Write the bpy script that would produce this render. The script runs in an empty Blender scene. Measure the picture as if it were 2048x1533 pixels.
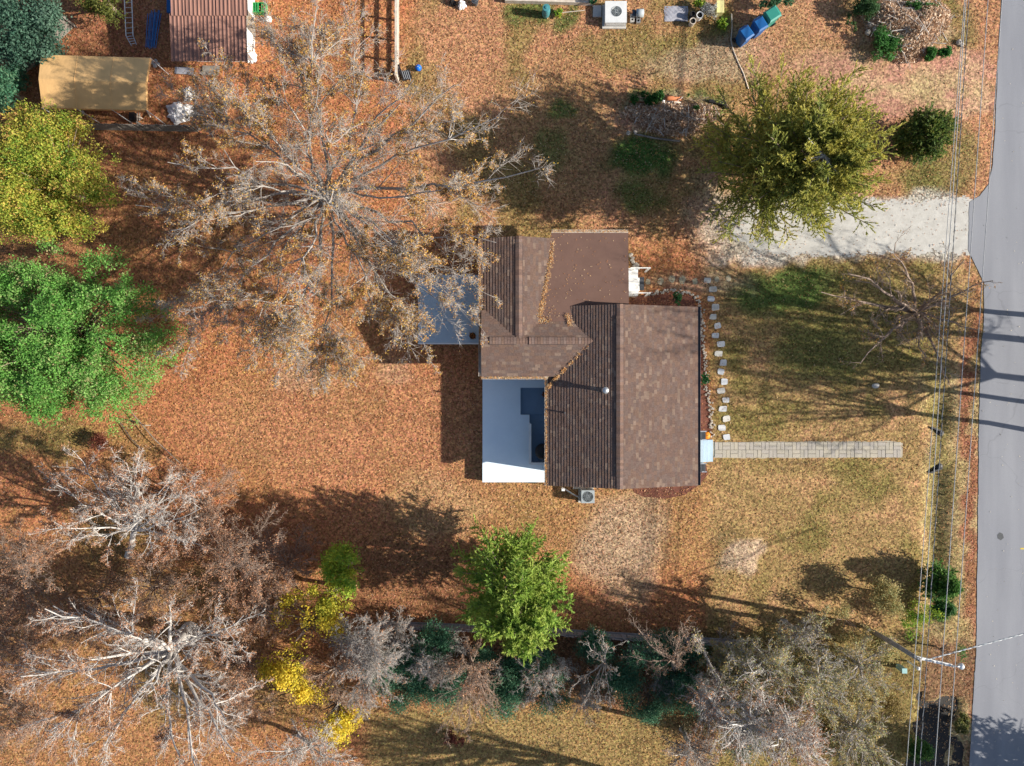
import bpy, math
import numpy as np
from mathutils import Vector

rng = np.random.default_rng(11)
C = bpy.context.scene.collection

# ------------------------------------------------------------------ camera
F_PX, CX, CY = 1409.0, 1024.0, 766.5          # focal length and centre in photo pixels (2048 x 1533)
NY = CY
HC = 37.0                                      # flying height in metres
PITCH = 0.0                                    # the camera looks straight down
cam_d = bpy.data.cameras.new("camera")
cam = bpy.data.objects.new("camera", cam_d)
C.objects.link(cam)
cam.location = (0, 0, HC)
cam.rotation_euler = (PITCH, 0, 0)
cam_d.sensor_width = 36
cam_d.lens = F_PX / 2048 * 36
cam_d.clip_end = 3000
bpy.context.scene.camera = cam
bpy.context.scene.render.resolution_x = 1024
bpy.context.scene.render.resolution_y = 766

# ------------------------------------------------------------------ light
SUN_EL = math.radians(27)
SX, SY = -0.988, 0.152                         # direction shadows fall on the ground
world = bpy.data.worlds.new("World")
bpy.context.scene.world = world
world.use_nodes = True
wn = world.node_tree
bg = wn.nodes["Background"]
sky = wn.nodes.new("ShaderNodeTexSky")
sky.sky_type = 'NISHITA'
sky.sun_disc = False
sky.sun_elevation = SUN_EL
sky.sun_rotation = math.atan2(-SX, -SY)        # clockwise from +Y
sky.air_density = 1.0
sky.dust_density = 1.2
wn.links.new(sky.outputs[0], bg.inputs[0])
bg.inputs[1].default_value = 0.08
sun_d = bpy.data.lights.new("sun", 'SUN')
sun = bpy.data.objects.new("sun", sun_d)
C.objects.link(sun)
sun_d.energy = 5.0
sun_d.angle = math.radians(0.53)
sun_d.color = (1.0, 0.93, 0.82)
L = Vector((SX * math.cos(SUN_EL), SY * math.cos(SUN_EL), -math.sin(SUN_EL)))
sun.rotation_euler = L.to_track_quat('-Z', 'Y').to_euler()
vs = bpy.context.scene.view_settings
vs.view_transform = 'Standard'
vs.look = 'None'
vs.exposure = 0.88
vs.gamma = 1.0
vs.use_curve_mapping = False
cy = bpy.context.scene.cycles
cy.max_bounces = 6
cy.diffuse_bounces = 3
cy.transmission_bounces = 4
cy.transparent_max_bounces = 8

# ------------------------------------------------------------------ projection helpers
CP, SP = math.cos(PITCH), math.sin(PITCH)


def P(px, py, z=0.0):
    """point of the place at height z that the photo shows at (px, py)"""
    px = np.asarray(px, float); py = np.asarray(py, float); z = np.asarray(z, float)
    dx = (px - CX) / F_PX
    dy = -(py - CY) / F_PX
    wy = dy * CP + SP
    wz = dy * SP - CP
    t = (z - HC) / wz
    return np.stack(np.broadcast_arrays(dx * t, wy * t, z), -1)


def px_of(x, y, z=0.0):
    x = np.asarray(x, float); y = np.asarray(y, float)
    dz = z - HC
    cyv = y * CP + dz * SP
    czv = -y * SP + dz * CP
    return CX + F_PX * x / -czv, CY - F_PX * cyv / -czv


_tab = np.random.default_rng(5).random((256, 256))


def vn(x, y, s, o=0):
    """smooth value noise, 0..1, feature size s"""
    u = np.asarray(x) / s + 17.3 * o + 1000; v = np.asarray(y) / s + 9.1 * o + 1000
    i = np.floor(u).astype(int); j = np.floor(v).astype(int)
    f = u - i; g = v - j
    f = f * f * (3 - 2 * f); g = g * g * (3 - 2 * g)
    a = _tab[i % 256, j % 256]; b = _tab[(i + 1) % 256, j % 256]
    c = _tab[i % 256, (j + 1) % 256]; d = _tab[(i + 1) % 256, (j + 1) % 256]
    return (a * (1 - f) + b * f) * (1 - g) + (c * (1 - f) + d * f) * g


def fbm(x, y, s, o=0):
    return (vn(x, y, s, o) + .5 * vn(x, y, s / 2.1, o + 3) + .25 * vn(x, y, s / 4.3, o + 7)) / 1.75


def smooth(a, b, x):
    t = np.clip((np.asarray(x, float) - a) / (b - a), 0, 1)
    return t * t * (3 - 2 * t)


def ground_z(px, py):
    px = np.asarray(px, float); py = np.asarray(py, float)
    d = px - (1882 - (py - 800) * .035)
    w = smooth(770, 800, py) * (1 - smooth(1235, 1260, py))
    w = w * (1 - smooth(862, 870, py) * (1 - smooth(930, 938, py)))
    z = -0.32 * np.exp(-(d / 22) ** 2) * w
    d2 = px - 1872 + 46 * (vn(px, py, 34, 51) - .5) + 22 * (vn(px, py, 11, 52) - .5)
    z = z - 0.35 * np.exp(-(np.abs(d2) / 45) ** 6) * smooth(1385, 1408, py + 24 * (vn(px, py, 16, 53) - .5)) * (1 - smooth(1600, 1640, py))
    for (cx, cy_, rx, ry, h) in ((1810, 60, 70, 60, .3), (1475, 1100, 42, 42, .16), (1335, 235, 100, 38, .2)):
        r2 = ((px - cx) / rx) ** 2 + ((py - cy_) / ry) ** 2
        z = z + h * np.exp(-r2 ** 2)
    return z


# ------------------------------------------------------------------ mesh helpers
def big_mesh(name, V, F, col=None, smooth_shade=False):
    V = np.asarray(V, np.float32).reshape(-1, 3)
    F = np.asarray(F, np.int32)
    k = F.shape[1]
    me = bpy.data.meshes.new(name)
    me.vertices.add(len(V)); me.vertices.foreach_set("co", V.ravel())
    me.loops.add(F.size); me.loops.foreach_set("vertex_index", F.ravel())
    me.polygons.add(len(F)); me.polygons.foreach_set("loop_start", np.arange(0, F.size, k, dtype=np.int32))
    if smooth_shade:
        me.polygons.foreach_set("use_smooth", np.ones(len(F), bool))
    if col is not None:
        at = me.attributes.new("Col", 'FLOAT_COLOR', 'POINT')
        c = np.ones((len(V), 4), np.float32); c[:, :3] = np.asarray(col, np.float32).reshape(-1, 3)
        at.data.foreach_set("color", c.ravel())
    me.update(calc_edges=True)
    return me


class MB:
    def __init__(self):
        self.v = []; self.f = []; self.c = []; self.n = 0

    def add(self, V, F, col=(1, 1, 1)):
        V = [tuple(map(float, p)) for p in V]
        self.v += V
        self.f += [tuple(int(i) + self.n for i in f) for f in F]
        self.c += [tuple(col)] * len(V)
        self.n += len(V)
        return self

    def box(self, c, s, rz=0.0, col=(1, 1, 1), rx=0.0):
        x, y, z = s[0] / 2, s[1] / 2, s[2] / 2
        V = np.array([(-x, -y, -z), (x, -y, -z), (x, y, -z), (-x, y, -z), (-x, -y, z), (x, -y, z), (x, y, z), (-x, y, z)])
        if rx:
            a, b = math.cos(rx), math.sin(rx)
            V = V @ np.array([[1, 0, 0], [0, a, b], [0, -b, a]])
        a, b = math.cos(rz), math.sin(rz)
        V = V @ np.array([[a, b, 0], [-b, a, 0], [0, 0, 1]]) + np.asarray(c, float)
        return self.add(V, [(3, 2, 1, 0), (4, 5, 6, 7), (0, 1, 5, 4), (1, 2, 6, 5), (2, 3, 7, 6), (3, 0, 4, 7)], col)

    def prism(self, poly, z0, z1, col=(1, 1, 1)):
        poly = [(float(p[0]), float(p[1])) for p in poly]
        a = sum(poly[i - 1][0] * poly[i][1] - poly[i][0] * poly[i - 1][1] for i in range(len(poly)))
        if a < 0:
            poly = poly[::-1]
        n = len(poly)
        V = [(x, y, z0) for x, y in poly] + [(x, y, z1) for x, y in poly]
        Fs = [tuple(range(n, 2 * n)), tuple(range(n - 1, -1, -1))]
        Fs += [(i, (i + 1) % n, n + (i + 1) % n, n + i) for i in range(n)]
        return self.add(V, Fs, col)

    def lathe(self, c, prof, n=16, col=(1, 1, 1), sx=1, sy=1):
        V = []; Fs = []
        for r, z in prof:
            for i in range(n):
                a = 2 * math.pi * i / n
                V.append((c[0] + r * sx * math.cos(a), c[1] + r * sy * math.sin(a), c[2] + z))
        for k in range(len(prof) - 1):
            for i in range(n):
                j = (i + 1) % n
                Fs.append((k * n + i, k * n + j, (k + 1) * n + j, (k + 1) * n + i))
        Fs.append(tuple(range(n - 1, -1, -1)))
        Fs.append(tuple((len(prof) - 1) * n + i for i in range(n)))
        return self.add(V, Fs, col)

    def tube(self, pts, r, n=6, col=(1, 1, 1)):
        pts = np.asarray(pts, float)
        rr = np.full(len(pts), r) if np.isscalar(r) else np.asarray(r, float)
        V, Fq = tubes(pts[None], rr[None], n)
        self.add(V, Fq, col)
        m = len(V)
        self.f += [tuple(self.n - m + i for i in range(n - 1, -1, -1)), tuple(self.n - n + i for i in range(n))]
        return self

    def mesh(self, name, off=(0, 0, 0), smooth_shade=False, color=False):
        me = bpy.data.meshes.new(name)
        off = tuple(float(q) for q in off)
        me.from_pydata([(x - off[0], y - off[1], z - off[2]) for x, y, z in self.v], [], self.f)
        if color:
            at = me.attributes.new("Col", 'FLOAT_COLOR', 'POINT')
            c = np.ones((len(self.v), 4), np.float32); c[:, :3] = np.array(self.c)
            at.data.foreach_set("color", c.ravel())
        if smooth_shade:
            me.polygons.foreach_set("use_smooth", np.ones(len(me.polygons), bool))
        me.update()
        return me


def tubes(PT, R, sides):
    """PT (N,K,3), R (N,K) -> vertices, quads"""
    PT = np.asarray(PT, float); R = np.asarray(R, float)
    N, K, _ = PT.shape
    T = np.empty_like(PT)
    T[:, 1:-1] = PT[:, 2:] - PT[:, :-2]; T[:, 0] = PT[:, 1] - PT[:, 0]; T[:, -1] = PT[:, -1] - PT[:, -2]
    T /= np.linalg.norm(T, axis=2, keepdims=True) + 1e-9
    ref = np.broadcast_to(np.array([.371, .613, .697]), T.shape)
    A = np.cross(T, ref); A /= np.linalg.norm(A, axis=2, keepdims=True) + 1e-9
    B = np.cross(T, A)
    an = np.arange(sides) * 2 * np.pi / sides
    V = PT[:, :, None] + R[:, :, None, None] * (np.cos(an)[:, None] * A[:, :, None] + np.sin(an)[:, None] * B[:, :, None])
    base = (np.arange(N) * K * sides)[:, None, None] + (np.arange(K - 1) * sides)[None, :, None]
    i = np.arange(sides)[None, None]; j = (i + 1) % sides
    Fq = np.stack([base + i, base + j, base + sides + j, base + sides + i], -1).reshape(-1, 4)
    return V.reshape(-1, 3), Fq


def unit(a):
    return a / (np.linalg.norm(a, axis=-1, keepdims=True) + 1e-9)


def leaf_faces(c, d, nrm, ln, wd, fold=.25):
    """pointed leaves: centre, axis, normal, length, width"""
    d = unit(d)
    s = unit(np.cross(nrm, d))
    n = np.cross(d, s)
    ln = np.asarray(ln)[:, None] / 2; wd = np.asarray(wd)[:, None] / 2
    V = np.stack([c - d * ln * .8 + s * wd, c + d * ln, c - d * ln * .8 - s * wd + n * wd * fold], 1)
    F = np.arange(len(c) * 3).reshape(-1, 3)
    return V.reshape(-1, 3), F


# ------------------------------------------------------------------ objects
def tag(o, label=None, cat=None, group=None, kind=None):
    if label: o["label"] = label
    if cat: o["category"] = cat
    if group: o["group"] = group
    if kind: o["kind"] = kind
    return o


def link(name, me, m=None, parent=None, loc=(0, 0, 0)):
    o = bpy.data.objects.new(name, me)
    C.objects.link(o)
    o.location = tuple(float(q) for q in loc)
    if parent is not None:
        o.parent = parent
    if m is not None and not me.materials:
        me.materials.append(m)
    return o


def thing(name, label, cat, loc, group=None):
    o = bpy.data.objects.new(name, None)
    C.objects.link(o)
    o.location = tuple(float(q) for q in loc)
    o.empty_display_size = .3
    return tag(o, label, cat, group)


def root_loc(o):
    while o.parent is not None:
        o = o.parent
    return tuple(o.location)


def part(name, mb, m, parent, label=None, kind=None, sm=False, color=False):
    """mesh given in world coordinates, hung under a thing"""
    o = link(name, mb.mesh(name, root_loc(parent), sm, color), m, parent)
    return tag(o, label, kind=kind)


def part_np(name, V, F, m, parent, col=None, kind=None, sm=False):
    V = np.asarray(V) - np.array(root_loc(parent))
    o = link(name, big_mesh(name, V, F, col, sm), m, parent)
    return tag(o, kind=kind)


def solo(name, mb, m, label, cat, loc, group=None, sm=False, color=False):
    o = link(name, mb.mesh(name, loc, sm, color), m, None, loc)
    return tag(o, label, cat, group)


# ------------------------------------------------------------------ materials
def _new(name):
    m = bpy.data.materials.new(name)
    m.use_nodes = True
    nt = m.node_tree
    return m, nt, nt.nodes["Principled BSDF"]


def _n(nt, t, **kw):
    n = nt.nodes.new(t)
    for k, v in kw.items():
        setattr(n, k, v)
    return n


def noise_bump(nt, b, scale, strength, dist, coord):
    nz = _n(nt, "ShaderNodeTexNoise"); nz.inputs["Scale"].default_value = scale; nz.inputs["Detail"].default_value = 4
    nt.links.new(coord, nz.inputs["Vector"])
    bp = _n(nt, "ShaderNodeBump"); bp.inputs["Strength"].default_value = strength; bp.inputs["Distance"].default_value = dist
    nt.links.new(nz.outputs["Fac"], bp.inputs["Height"])
    nt.links.new(bp.outputs["Normal"], b.inputs["Normal"])


def pmat(name, c1, c2=None, scale=4.0, rough=.7, bump=0.0, bscale=30, metal=0.0, spec=.3, lo=.35, hi=.65, stretch=None):
    m, nt, b = _new(name)
    c2 = c2 or tuple(x * .7 for x in c1)
    tc = _n(nt, "ShaderNodeTexCoord")
    co = tc.outputs["Object"]
    if stretch:
        mp = _n(nt, "ShaderNodeMapping"); mp.inputs["Scale"].default_value = stretch
        nt.links.new(co, mp.inputs["Vector"]); co = mp.outputs["Vector"]
    nz = _n(nt, "ShaderNodeTexNoise"); nz.inputs["Scale"].default_value = scale; nz.inputs["Detail"].default_value = 6
    nz.inputs["Roughness"].default_value = .65
    nt.links.new(co, nz.inputs["Vector"])
    r = _n(nt, "ShaderNodeValToRGB")
    r.color_ramp.elements[0].position = lo; r.color_ramp.elements[0].color = (*c1, 1)
    r.color_ramp.elements[1].position = hi; r.color_ramp.elements[1].color = (*c2, 1)
    nt.links.new(nz.outputs["Fac"], r.inputs["Fac"])
    nt.links.new(r.outputs["Color"], b.inputs["Base Color"])
    b.inputs["Roughness"].default_value = rough
    b.inputs["Metallic"].default_value = metal
    b.inputs["Specular IOR Level"].default_value = spec
    if bump:
        noise_bump(nt, b, bscale, bump, .02, co)
    return m


def cmat(name, rough=.75, var=.35, vscale=9.0, spec=.2, bump=0.0, bscale=40, translucent=0.0):
    """colour from the mesh's Col attribute, broken up by noise"""
    m, nt, b = _new(name)
    at = _n(nt, "ShaderNodeAttribute", attribute_name="Col")
    tc = _n(nt, "ShaderNodeTexCoord")
    nz = _n(nt, "ShaderNodeTexNoise"); nz.inputs["Scale"].default_value = vscale; nz.inputs["Detail"].default_value = 5
    nt.links.new(tc.outputs["Object"], nz.inputs["Vector"])
    mr = _n(nt, "ShaderNodeMapRange")
    mr.inputs["From Min"].default_value = .25; mr.inputs["From Max"].default_value = .75
    mr.inputs["To Min"].default_value = 1 - var; mr.inputs["To Max"].default_value = 1 + var
    nt.links.new(nz.outputs["Fac"], mr.inputs["Value"])
    mx = _n(nt, "ShaderNodeMix", data_type='RGBA', blend_type='MULTIPLY')
    mx.inputs["Factor"].default_value = 1
    nt.links.new(at.outputs["Color"], mx.inputs[6])
    nt.links.new(mr.outputs["Result"], mx.inputs[7])
    nt.links.new(mx.outputs[2], b.inputs["Base Color"])
    b.inputs["Roughness"].default_value = rough
    b.inputs["Specular IOR Level"].default_value = spec
    if bump:
        noise_bump(nt, b, bscale, bump, .03, tc.outputs["Object"])
    if translucent:
        tr = _n(nt, "ShaderNodeBsdfTranslucent")
        nt.links.new(mx.outputs[2], tr.inputs["Color"])
        ms = _n(nt, "ShaderNodeMixShader"); ms.inputs["Fac"].default_value = translucent
        out = nt.nodes["Material Output"]
        nt.links.new(b.outputs[0], ms.inputs[1]); nt.links.new(tr.outputs[0], ms.inputs[2])
        nt.links.new(ms.outputs[0], out.inputs["Surface"])
    return m


M = {}
M['leaf'] = cmat("foliage", .6, .25, 1.2, .25, translucent=.42)
M['dryleaf'] = cmat("dry_leaf", .8, .25, 3.0, .1, translucent=.2)
M['shingle'] = cmat("asphalt_shingle", .95, .2, 14, .1, .35, 120)
M['stone'] = cmat("stone", .85, .25, 8, .2, .4, 30)
M['bark_grey'] = pmat("grey_bark", (.44, .405, .375), (.23, .205, .185), 5, .9, .5, 40)
M['bark_pale'] = pmat("pale_bark", (.62, .59, .55), (.34, .31, .29), 5, .9, .5, 40)
M['bark_brown'] = pmat("brown_bark", (.36, .27, .215), (.19, .14, .11), 6, .9, .5, 40)
M['white'] = pmat("white_paint", (.80, .80, .79), (.72, .72, .70), 3, .5)
M['deck'] = pmat("pale_painted_deck", (.74, .85, .93), (.69, .80, .89), 1.2, .6)
M['deck_recess_shade'] = pmat("blue_grey_recess_shade", (.16, .25, .36), (.14, .22, .32), 2, .6)  # shade of the sunken steps and floor put into their colour
M['porch'] = pmat("pale_blue_grey_step_paint", (.42, .53, .62), (.37, .48, .57), 3, .55)
M['membrane'] = pmat("brown_roof_membrane", (.150, .086, .066), (.128, .073, .057), 1.5, .85, .1, 60)
M['siding'] = pmat("light_siding", (.62, .61, .58), (.55, .54, .52), 3, .7)
M['trim'] = pmat("brown_trim", (.10, .065, .05), (.07, .045, .035), 4, .7)
M['glass'] = pmat("window_glass", (.03, .04, .05), (.02, .03, .04), 2, .08, spec=.6)
M['metal'] = pmat("galvanised_metal", (.55, .56, .57), (.42, .43, .45), 5, .35, metal=.7)
M['alum'] = pmat("aluminium", (.62, .64, .66), (.5, .52, .55), 5, .35, metal=.4)
M['black'] = pmat("black_plastic", (.015, .015, .017), (.025, .025, .028), 4, .5)
M['dark'] = pmat("dark_grey_metal", (.05, .055, .065), (.08, .085, .095), 4, .45)
M['ac'] = pmat("beige_grey_metal_casing", (.62, .63, .63), (.55, .56, .56), 3, .5)
M['ac_grey'] = pmat("grey_metal_casing", (.36, .40, .42), (.30, .34, .36), 3, .5)
M['bin_blue'] = pmat("blue_plastic", (.012, .10, .30), (.012, .085, .25), 3, .4)
M['bin_green'] = pmat("teal_plastic", (.035, .24, .19), (.03, .20, .16), 3, .4)
M['tarp'] = pmat("tan_tarp", (.66, .41, .18), (.58, .355, .15), .9, .7, .5, 7, stretch=(1, .35, 1))
M['rust'] = pmat("rusty_roof_sheet", (.30, .155, .115), (.19, .10, .08), 1.6, .8, .2, 20, stretch=(1, .25, 1))
M['rust_pink'] = pmat("faded_brown_sheet", (.25, .125, .095), (.17, .085, .065), 2, .8, stretch=(1, .3, 1))
M['wood_grey'] = pmat("weathered_board", (.27, .245, .215), (.15, .135, .12), 4, .85, .3, 30)
M['wood_slate'] = pmat("grey_board", (.27, .26, .28), (.19, .18, .195), 4, .85, .3, 30)
M['wood_pale'] = pmat("pale_board", (.62, .55, .47), (.45, .38, .31), 4, .8, .2, 30)
M['wood_brown'] = pmat("brown_log", (.30, .13, .06), (.18, .08, .04), 4, .85, .3, 30)
M['terracotta'] = pmat("terracotta", (.50, .18, .08), (.40, .14, .06), 4, .8)
M['cloth'] = pmat("white_crumpled_sheet", (.85, .83, .81), (.72, .70, .69), 3, .7, .3, 8)
M['grey_sheet'] = pmat("grey_sheet", (.36, .36, .40), (.27, .27, .31), 3, .6, .3, 6)
M['pipe_blue'] = pmat("blue_pipe", (.05, .20, .48), (.035, .15, .38), 3, .4)
M['crate_green'] = pmat("green_plastic", (.03, .30, .08), (.02, .2, .06), 3, .5)
M['yellow'] = pmat("cream_yellow_plastic", (.75, .68, .30), (.65, .58, .24), 3, .5)
M['pumpkin'] = pmat("orange_pumpkin_skin", (.75, .25, .02), (.6, .19, .015), 6, .5)
M['wire'] = pmat("pale_wire", (.55, .55, .54), (.42, .42, .42), 5, .5)
M['wire_dark'] = pmat("dark_cable", (.05, .05, .05), (.08, .08, .08), 5, .6)
M['barrel'] = pmat("teal_barrel", (.05, .20, .22), (.07, .24, .27), 3, .35)
M['soil'] = pmat("potting_soil", (.012, .01, .009), (.03, .025, .02), 9, .95)
M['ball_blue'] = pmat("bright_blue_plastic", (.01, .14, .62), (.01, .12, .55), 3, .35)
M['concrete'] = pmat("pale_concrete", (.50, .48, .45), (.40, .385, .36), 3, .85, .2, 40)
M['pole'] = pmat("grey_pole_wood", (.30, .28, .26), (.2, .185, .17), 4, .9, .3, 30)
M['teal_box'] = pmat("pale_teal_box", (.30, .50, .50), (.26, .44, .44), 3, .5)


def ground_material():
    m, nt, b = _new("leaf_strewn_ground")
    at = _n(nt, "ShaderNodeAttribute", attribute_name="Col")
    tc = _n(nt, "ShaderNodeTexCoord")
    vo = _n(nt, "ShaderNodeTexVoronoi"); vo.inputs["Scale"].default_value = 12
    nt.links.new(tc.outputs["Object"], vo.inputs["Vector"])
    nz = _n(nt, "ShaderNodeTexNoise"); nz.inputs["Scale"].default_value = 5; nz.inputs["Detail"].default_value = 8
    nz.inputs["Roughness"].default_value = .75
    nt.links.new(tc.outputs["Object"], nz.inputs["Vector"])
    sep = _n(nt, "ShaderNodeSeparateColor")
    nt.links.new(vo.outputs["Color"], sep.inputs[0])
    m1 = _n(nt, "ShaderNodeMapRange"); m1.inputs["To Min"].default_value = .5; m1.inputs["To Max"].default_value = 1.5
    nt.links.new(sep.outputs[0], m1.inputs["Value"])
    m2 = _n(nt, "ShaderNodeMapRange"); m2.inputs["From Min"].default_value = .3; m2.inputs["From Max"].default_value = .7
    m2.inputs["To Min"].default_value = .6; m2.inputs["To Max"].default_value = 1.4
    nt.links.new(nz.outputs["Fac"], m2.inputs["Value"])
    mu = _n(nt, "ShaderNodeMath", operation='MULTIPLY')
    nt.links.new(m1.outputs[0], mu.inputs[0]); nt.links.new(m2.outputs[0], mu.inputs[1])
    mx = _n(nt, "ShaderNodeMix", data_type='RGBA', blend_type='MULTIPLY'); mx.inputs["Factor"].default_value = 1
    nt.links.new(at.outputs["Color"], mx.inputs[6]); nt.links.new(mu.outputs[0], mx.inputs[7])
    hs = _n(nt, "ShaderNodeHueSaturation")
    m3 = _n(nt, "ShaderNodeMapRange"); m3.inputs["To Min"].default_value = .485; m3.inputs["To Max"].default_value = .518
    nt.links.new(sep.outputs[1], m3.inputs["Value"]); nt.links.new(m3.outputs[0], hs.inputs["Hue"])
    nt.links.new(mx.outputs[2], hs.inputs["Color"])
    nt.links.new(hs.outputs[0], b.inputs["Base Color"])
    b.inputs["Roughness"].default_value = .95; b.inputs["Specular IOR Level"].default_value = .1
    bp = _n(nt, "ShaderNodeBump"); bp.inputs["Strength"].default_value = .75; bp.inputs["Distance"].default_value = .05
    ad = _n(nt, "ShaderNodeMath", operation='ADD')
    nt.links.new(sep.outputs[2], ad.inputs[0]); nt.links.new(nz.outputs["Fac"], ad.inputs[1])
    nt.links.new(ad.outputs[0], bp.inputs["Height"]); nt.links.new(bp.outputs[0], b.inputs["Normal"])
    return m


def asphalt_material():
    m, nt, b = _new("worn_grey_asphalt")
    tc = _n(nt, "ShaderNodeTexCoord")
    mp = _n(nt, "ShaderNodeMapping"); mp.inputs["Scale"].default_value = (1, .12, 1)
    nt.links.new(tc.outputs["Object"], mp.inputs["Vector"])
    nz = _n(nt, "ShaderNodeTexNoise"); nz.inputs["Scale"].default_value = 1.2; nz.inputs["Detail"].default_value = 5
    nt.links.new(mp.outputs["Vector"], nz.inputs["Vector"])
    n2 = _n(nt, "ShaderNodeTexNoise"); n2.inputs["Scale"].default_value = 60; n2.inputs["Detail"].default_value = 3
    nt.links.new(tc.outputs["Object"], n2.inputs["Vector"])
    r = _n(nt, "ShaderNodeValToRGB")
    r.color_ramp.elements[0].position = .3; r.color_ramp.elements[0].color = (.205, .212, .238, 1)
    r.color_ramp.elements[1].position = .7; r.color_ramp.elements[1].color = (.255, .263, .29, 1)
    nt.links.new(nz.outputs["Fac"], r.inputs["Fac"])
    mr = _n(nt, "ShaderNodeMapRange"); mr.inputs["To Min"].default_value = .7; mr.inputs["To Max"].default_value = 1.3
    nt.links.new(n2.outputs["Fac"], mr.inputs["Value"])
    mx = _n(nt, "ShaderNodeMix", data_type='RGBA', blend_type='MULTIPLY'); mx.inputs["Factor"].default_value = 1
    nt.links.new(r.outputs[0], mx.inputs[6]); nt.links.new(mr.outputs[0], mx.inputs[7])
    # cracks
    wp = _n(nt, "ShaderNodeTexNoise"); wp.inputs["Scale"].default_value = .8
    nt.links.new(tc.outputs["Object"], wp.inputs["Vector"])
    va = _n(nt, "ShaderNodeVectorMath", operation='MULTIPLY_ADD')
    nt.links.new(wp.outputs["Color"], va.inputs[0]); va.inputs[1].default_value = (1.5, 1.5, 0)
    nt.links.new(tc.outputs["Object"], va.inputs[2])
    vo = _n(nt, "ShaderNodeTexVoronoi", feature='DISTANCE_TO_EDGE'); vo.inputs["Scale"].default_value = .17
    nt.links.new(va.outputs[0], vo.inputs["Vector"])
    cr = _n(nt, "ShaderNodeMapRange"); cr.inputs["From Max"].default_value = .004
    cr.inputs["To Min"].default_value = .86; cr.inputs["To Max"].default_value = 1
    nt.links.new(vo.outputs["Distance"], cr.inputs["Value"])
    m2 = _n(nt, "ShaderNodeMix", data_type='RGBA', blend_type='MULTIPLY'); m2.inputs["Factor"].default_value = 1
    nt.links.new(mx.outputs[2], m2.inputs[6]); nt.links.new(cr.outputs[0], m2.inputs[7])
    nt.links.new(m2.outputs[2], b.inputs["Base Color"])
    b.inputs["Roughness"].default_value = .9; b.inputs["Specular IOR Level"].default_value = .2
    return m


M['ground'] = ground_material()
M['asphalt'] = asphalt_material()
M['gravel'] = pmat("pale_gravel", (.53, .515, .48), (.38, .365, .335), 2.2, .95, .6, 60, lo=.3, hi=.75)
M['ditch_black'] = pmat("near_black_ditch_floor", (.008, .008, .009), (.02, .016, .012), 1.5, .5, .3, 8)
M['dirt_sand'] = pmat("sandy_joint", (.42, .37, .29), (.34, .30, .23), 6, .95, .3, 60)
M['mulch'] = pmat("red_brown_mulch", (.20, .075, .05), (.11, .045, .03), 9, .95, .8, 30)

# ------------------------------------------------------------------ ground sheet
CL = dict(litter=(.375, .158, .072), pale=(.40, .215, .118), lawn=(.30, .198, .085), olive=(.19, .155, .05), green=(.075, .135, .03),
          pink=(.41, .215, .15), gravel=(.44, .42, .38), soil=(.40, .29, .20), dark=(.17, .09, .05), gold=(.28, .205, .08), red=(.27, .105, .06), straw=(.42, .32, .17))


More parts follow.
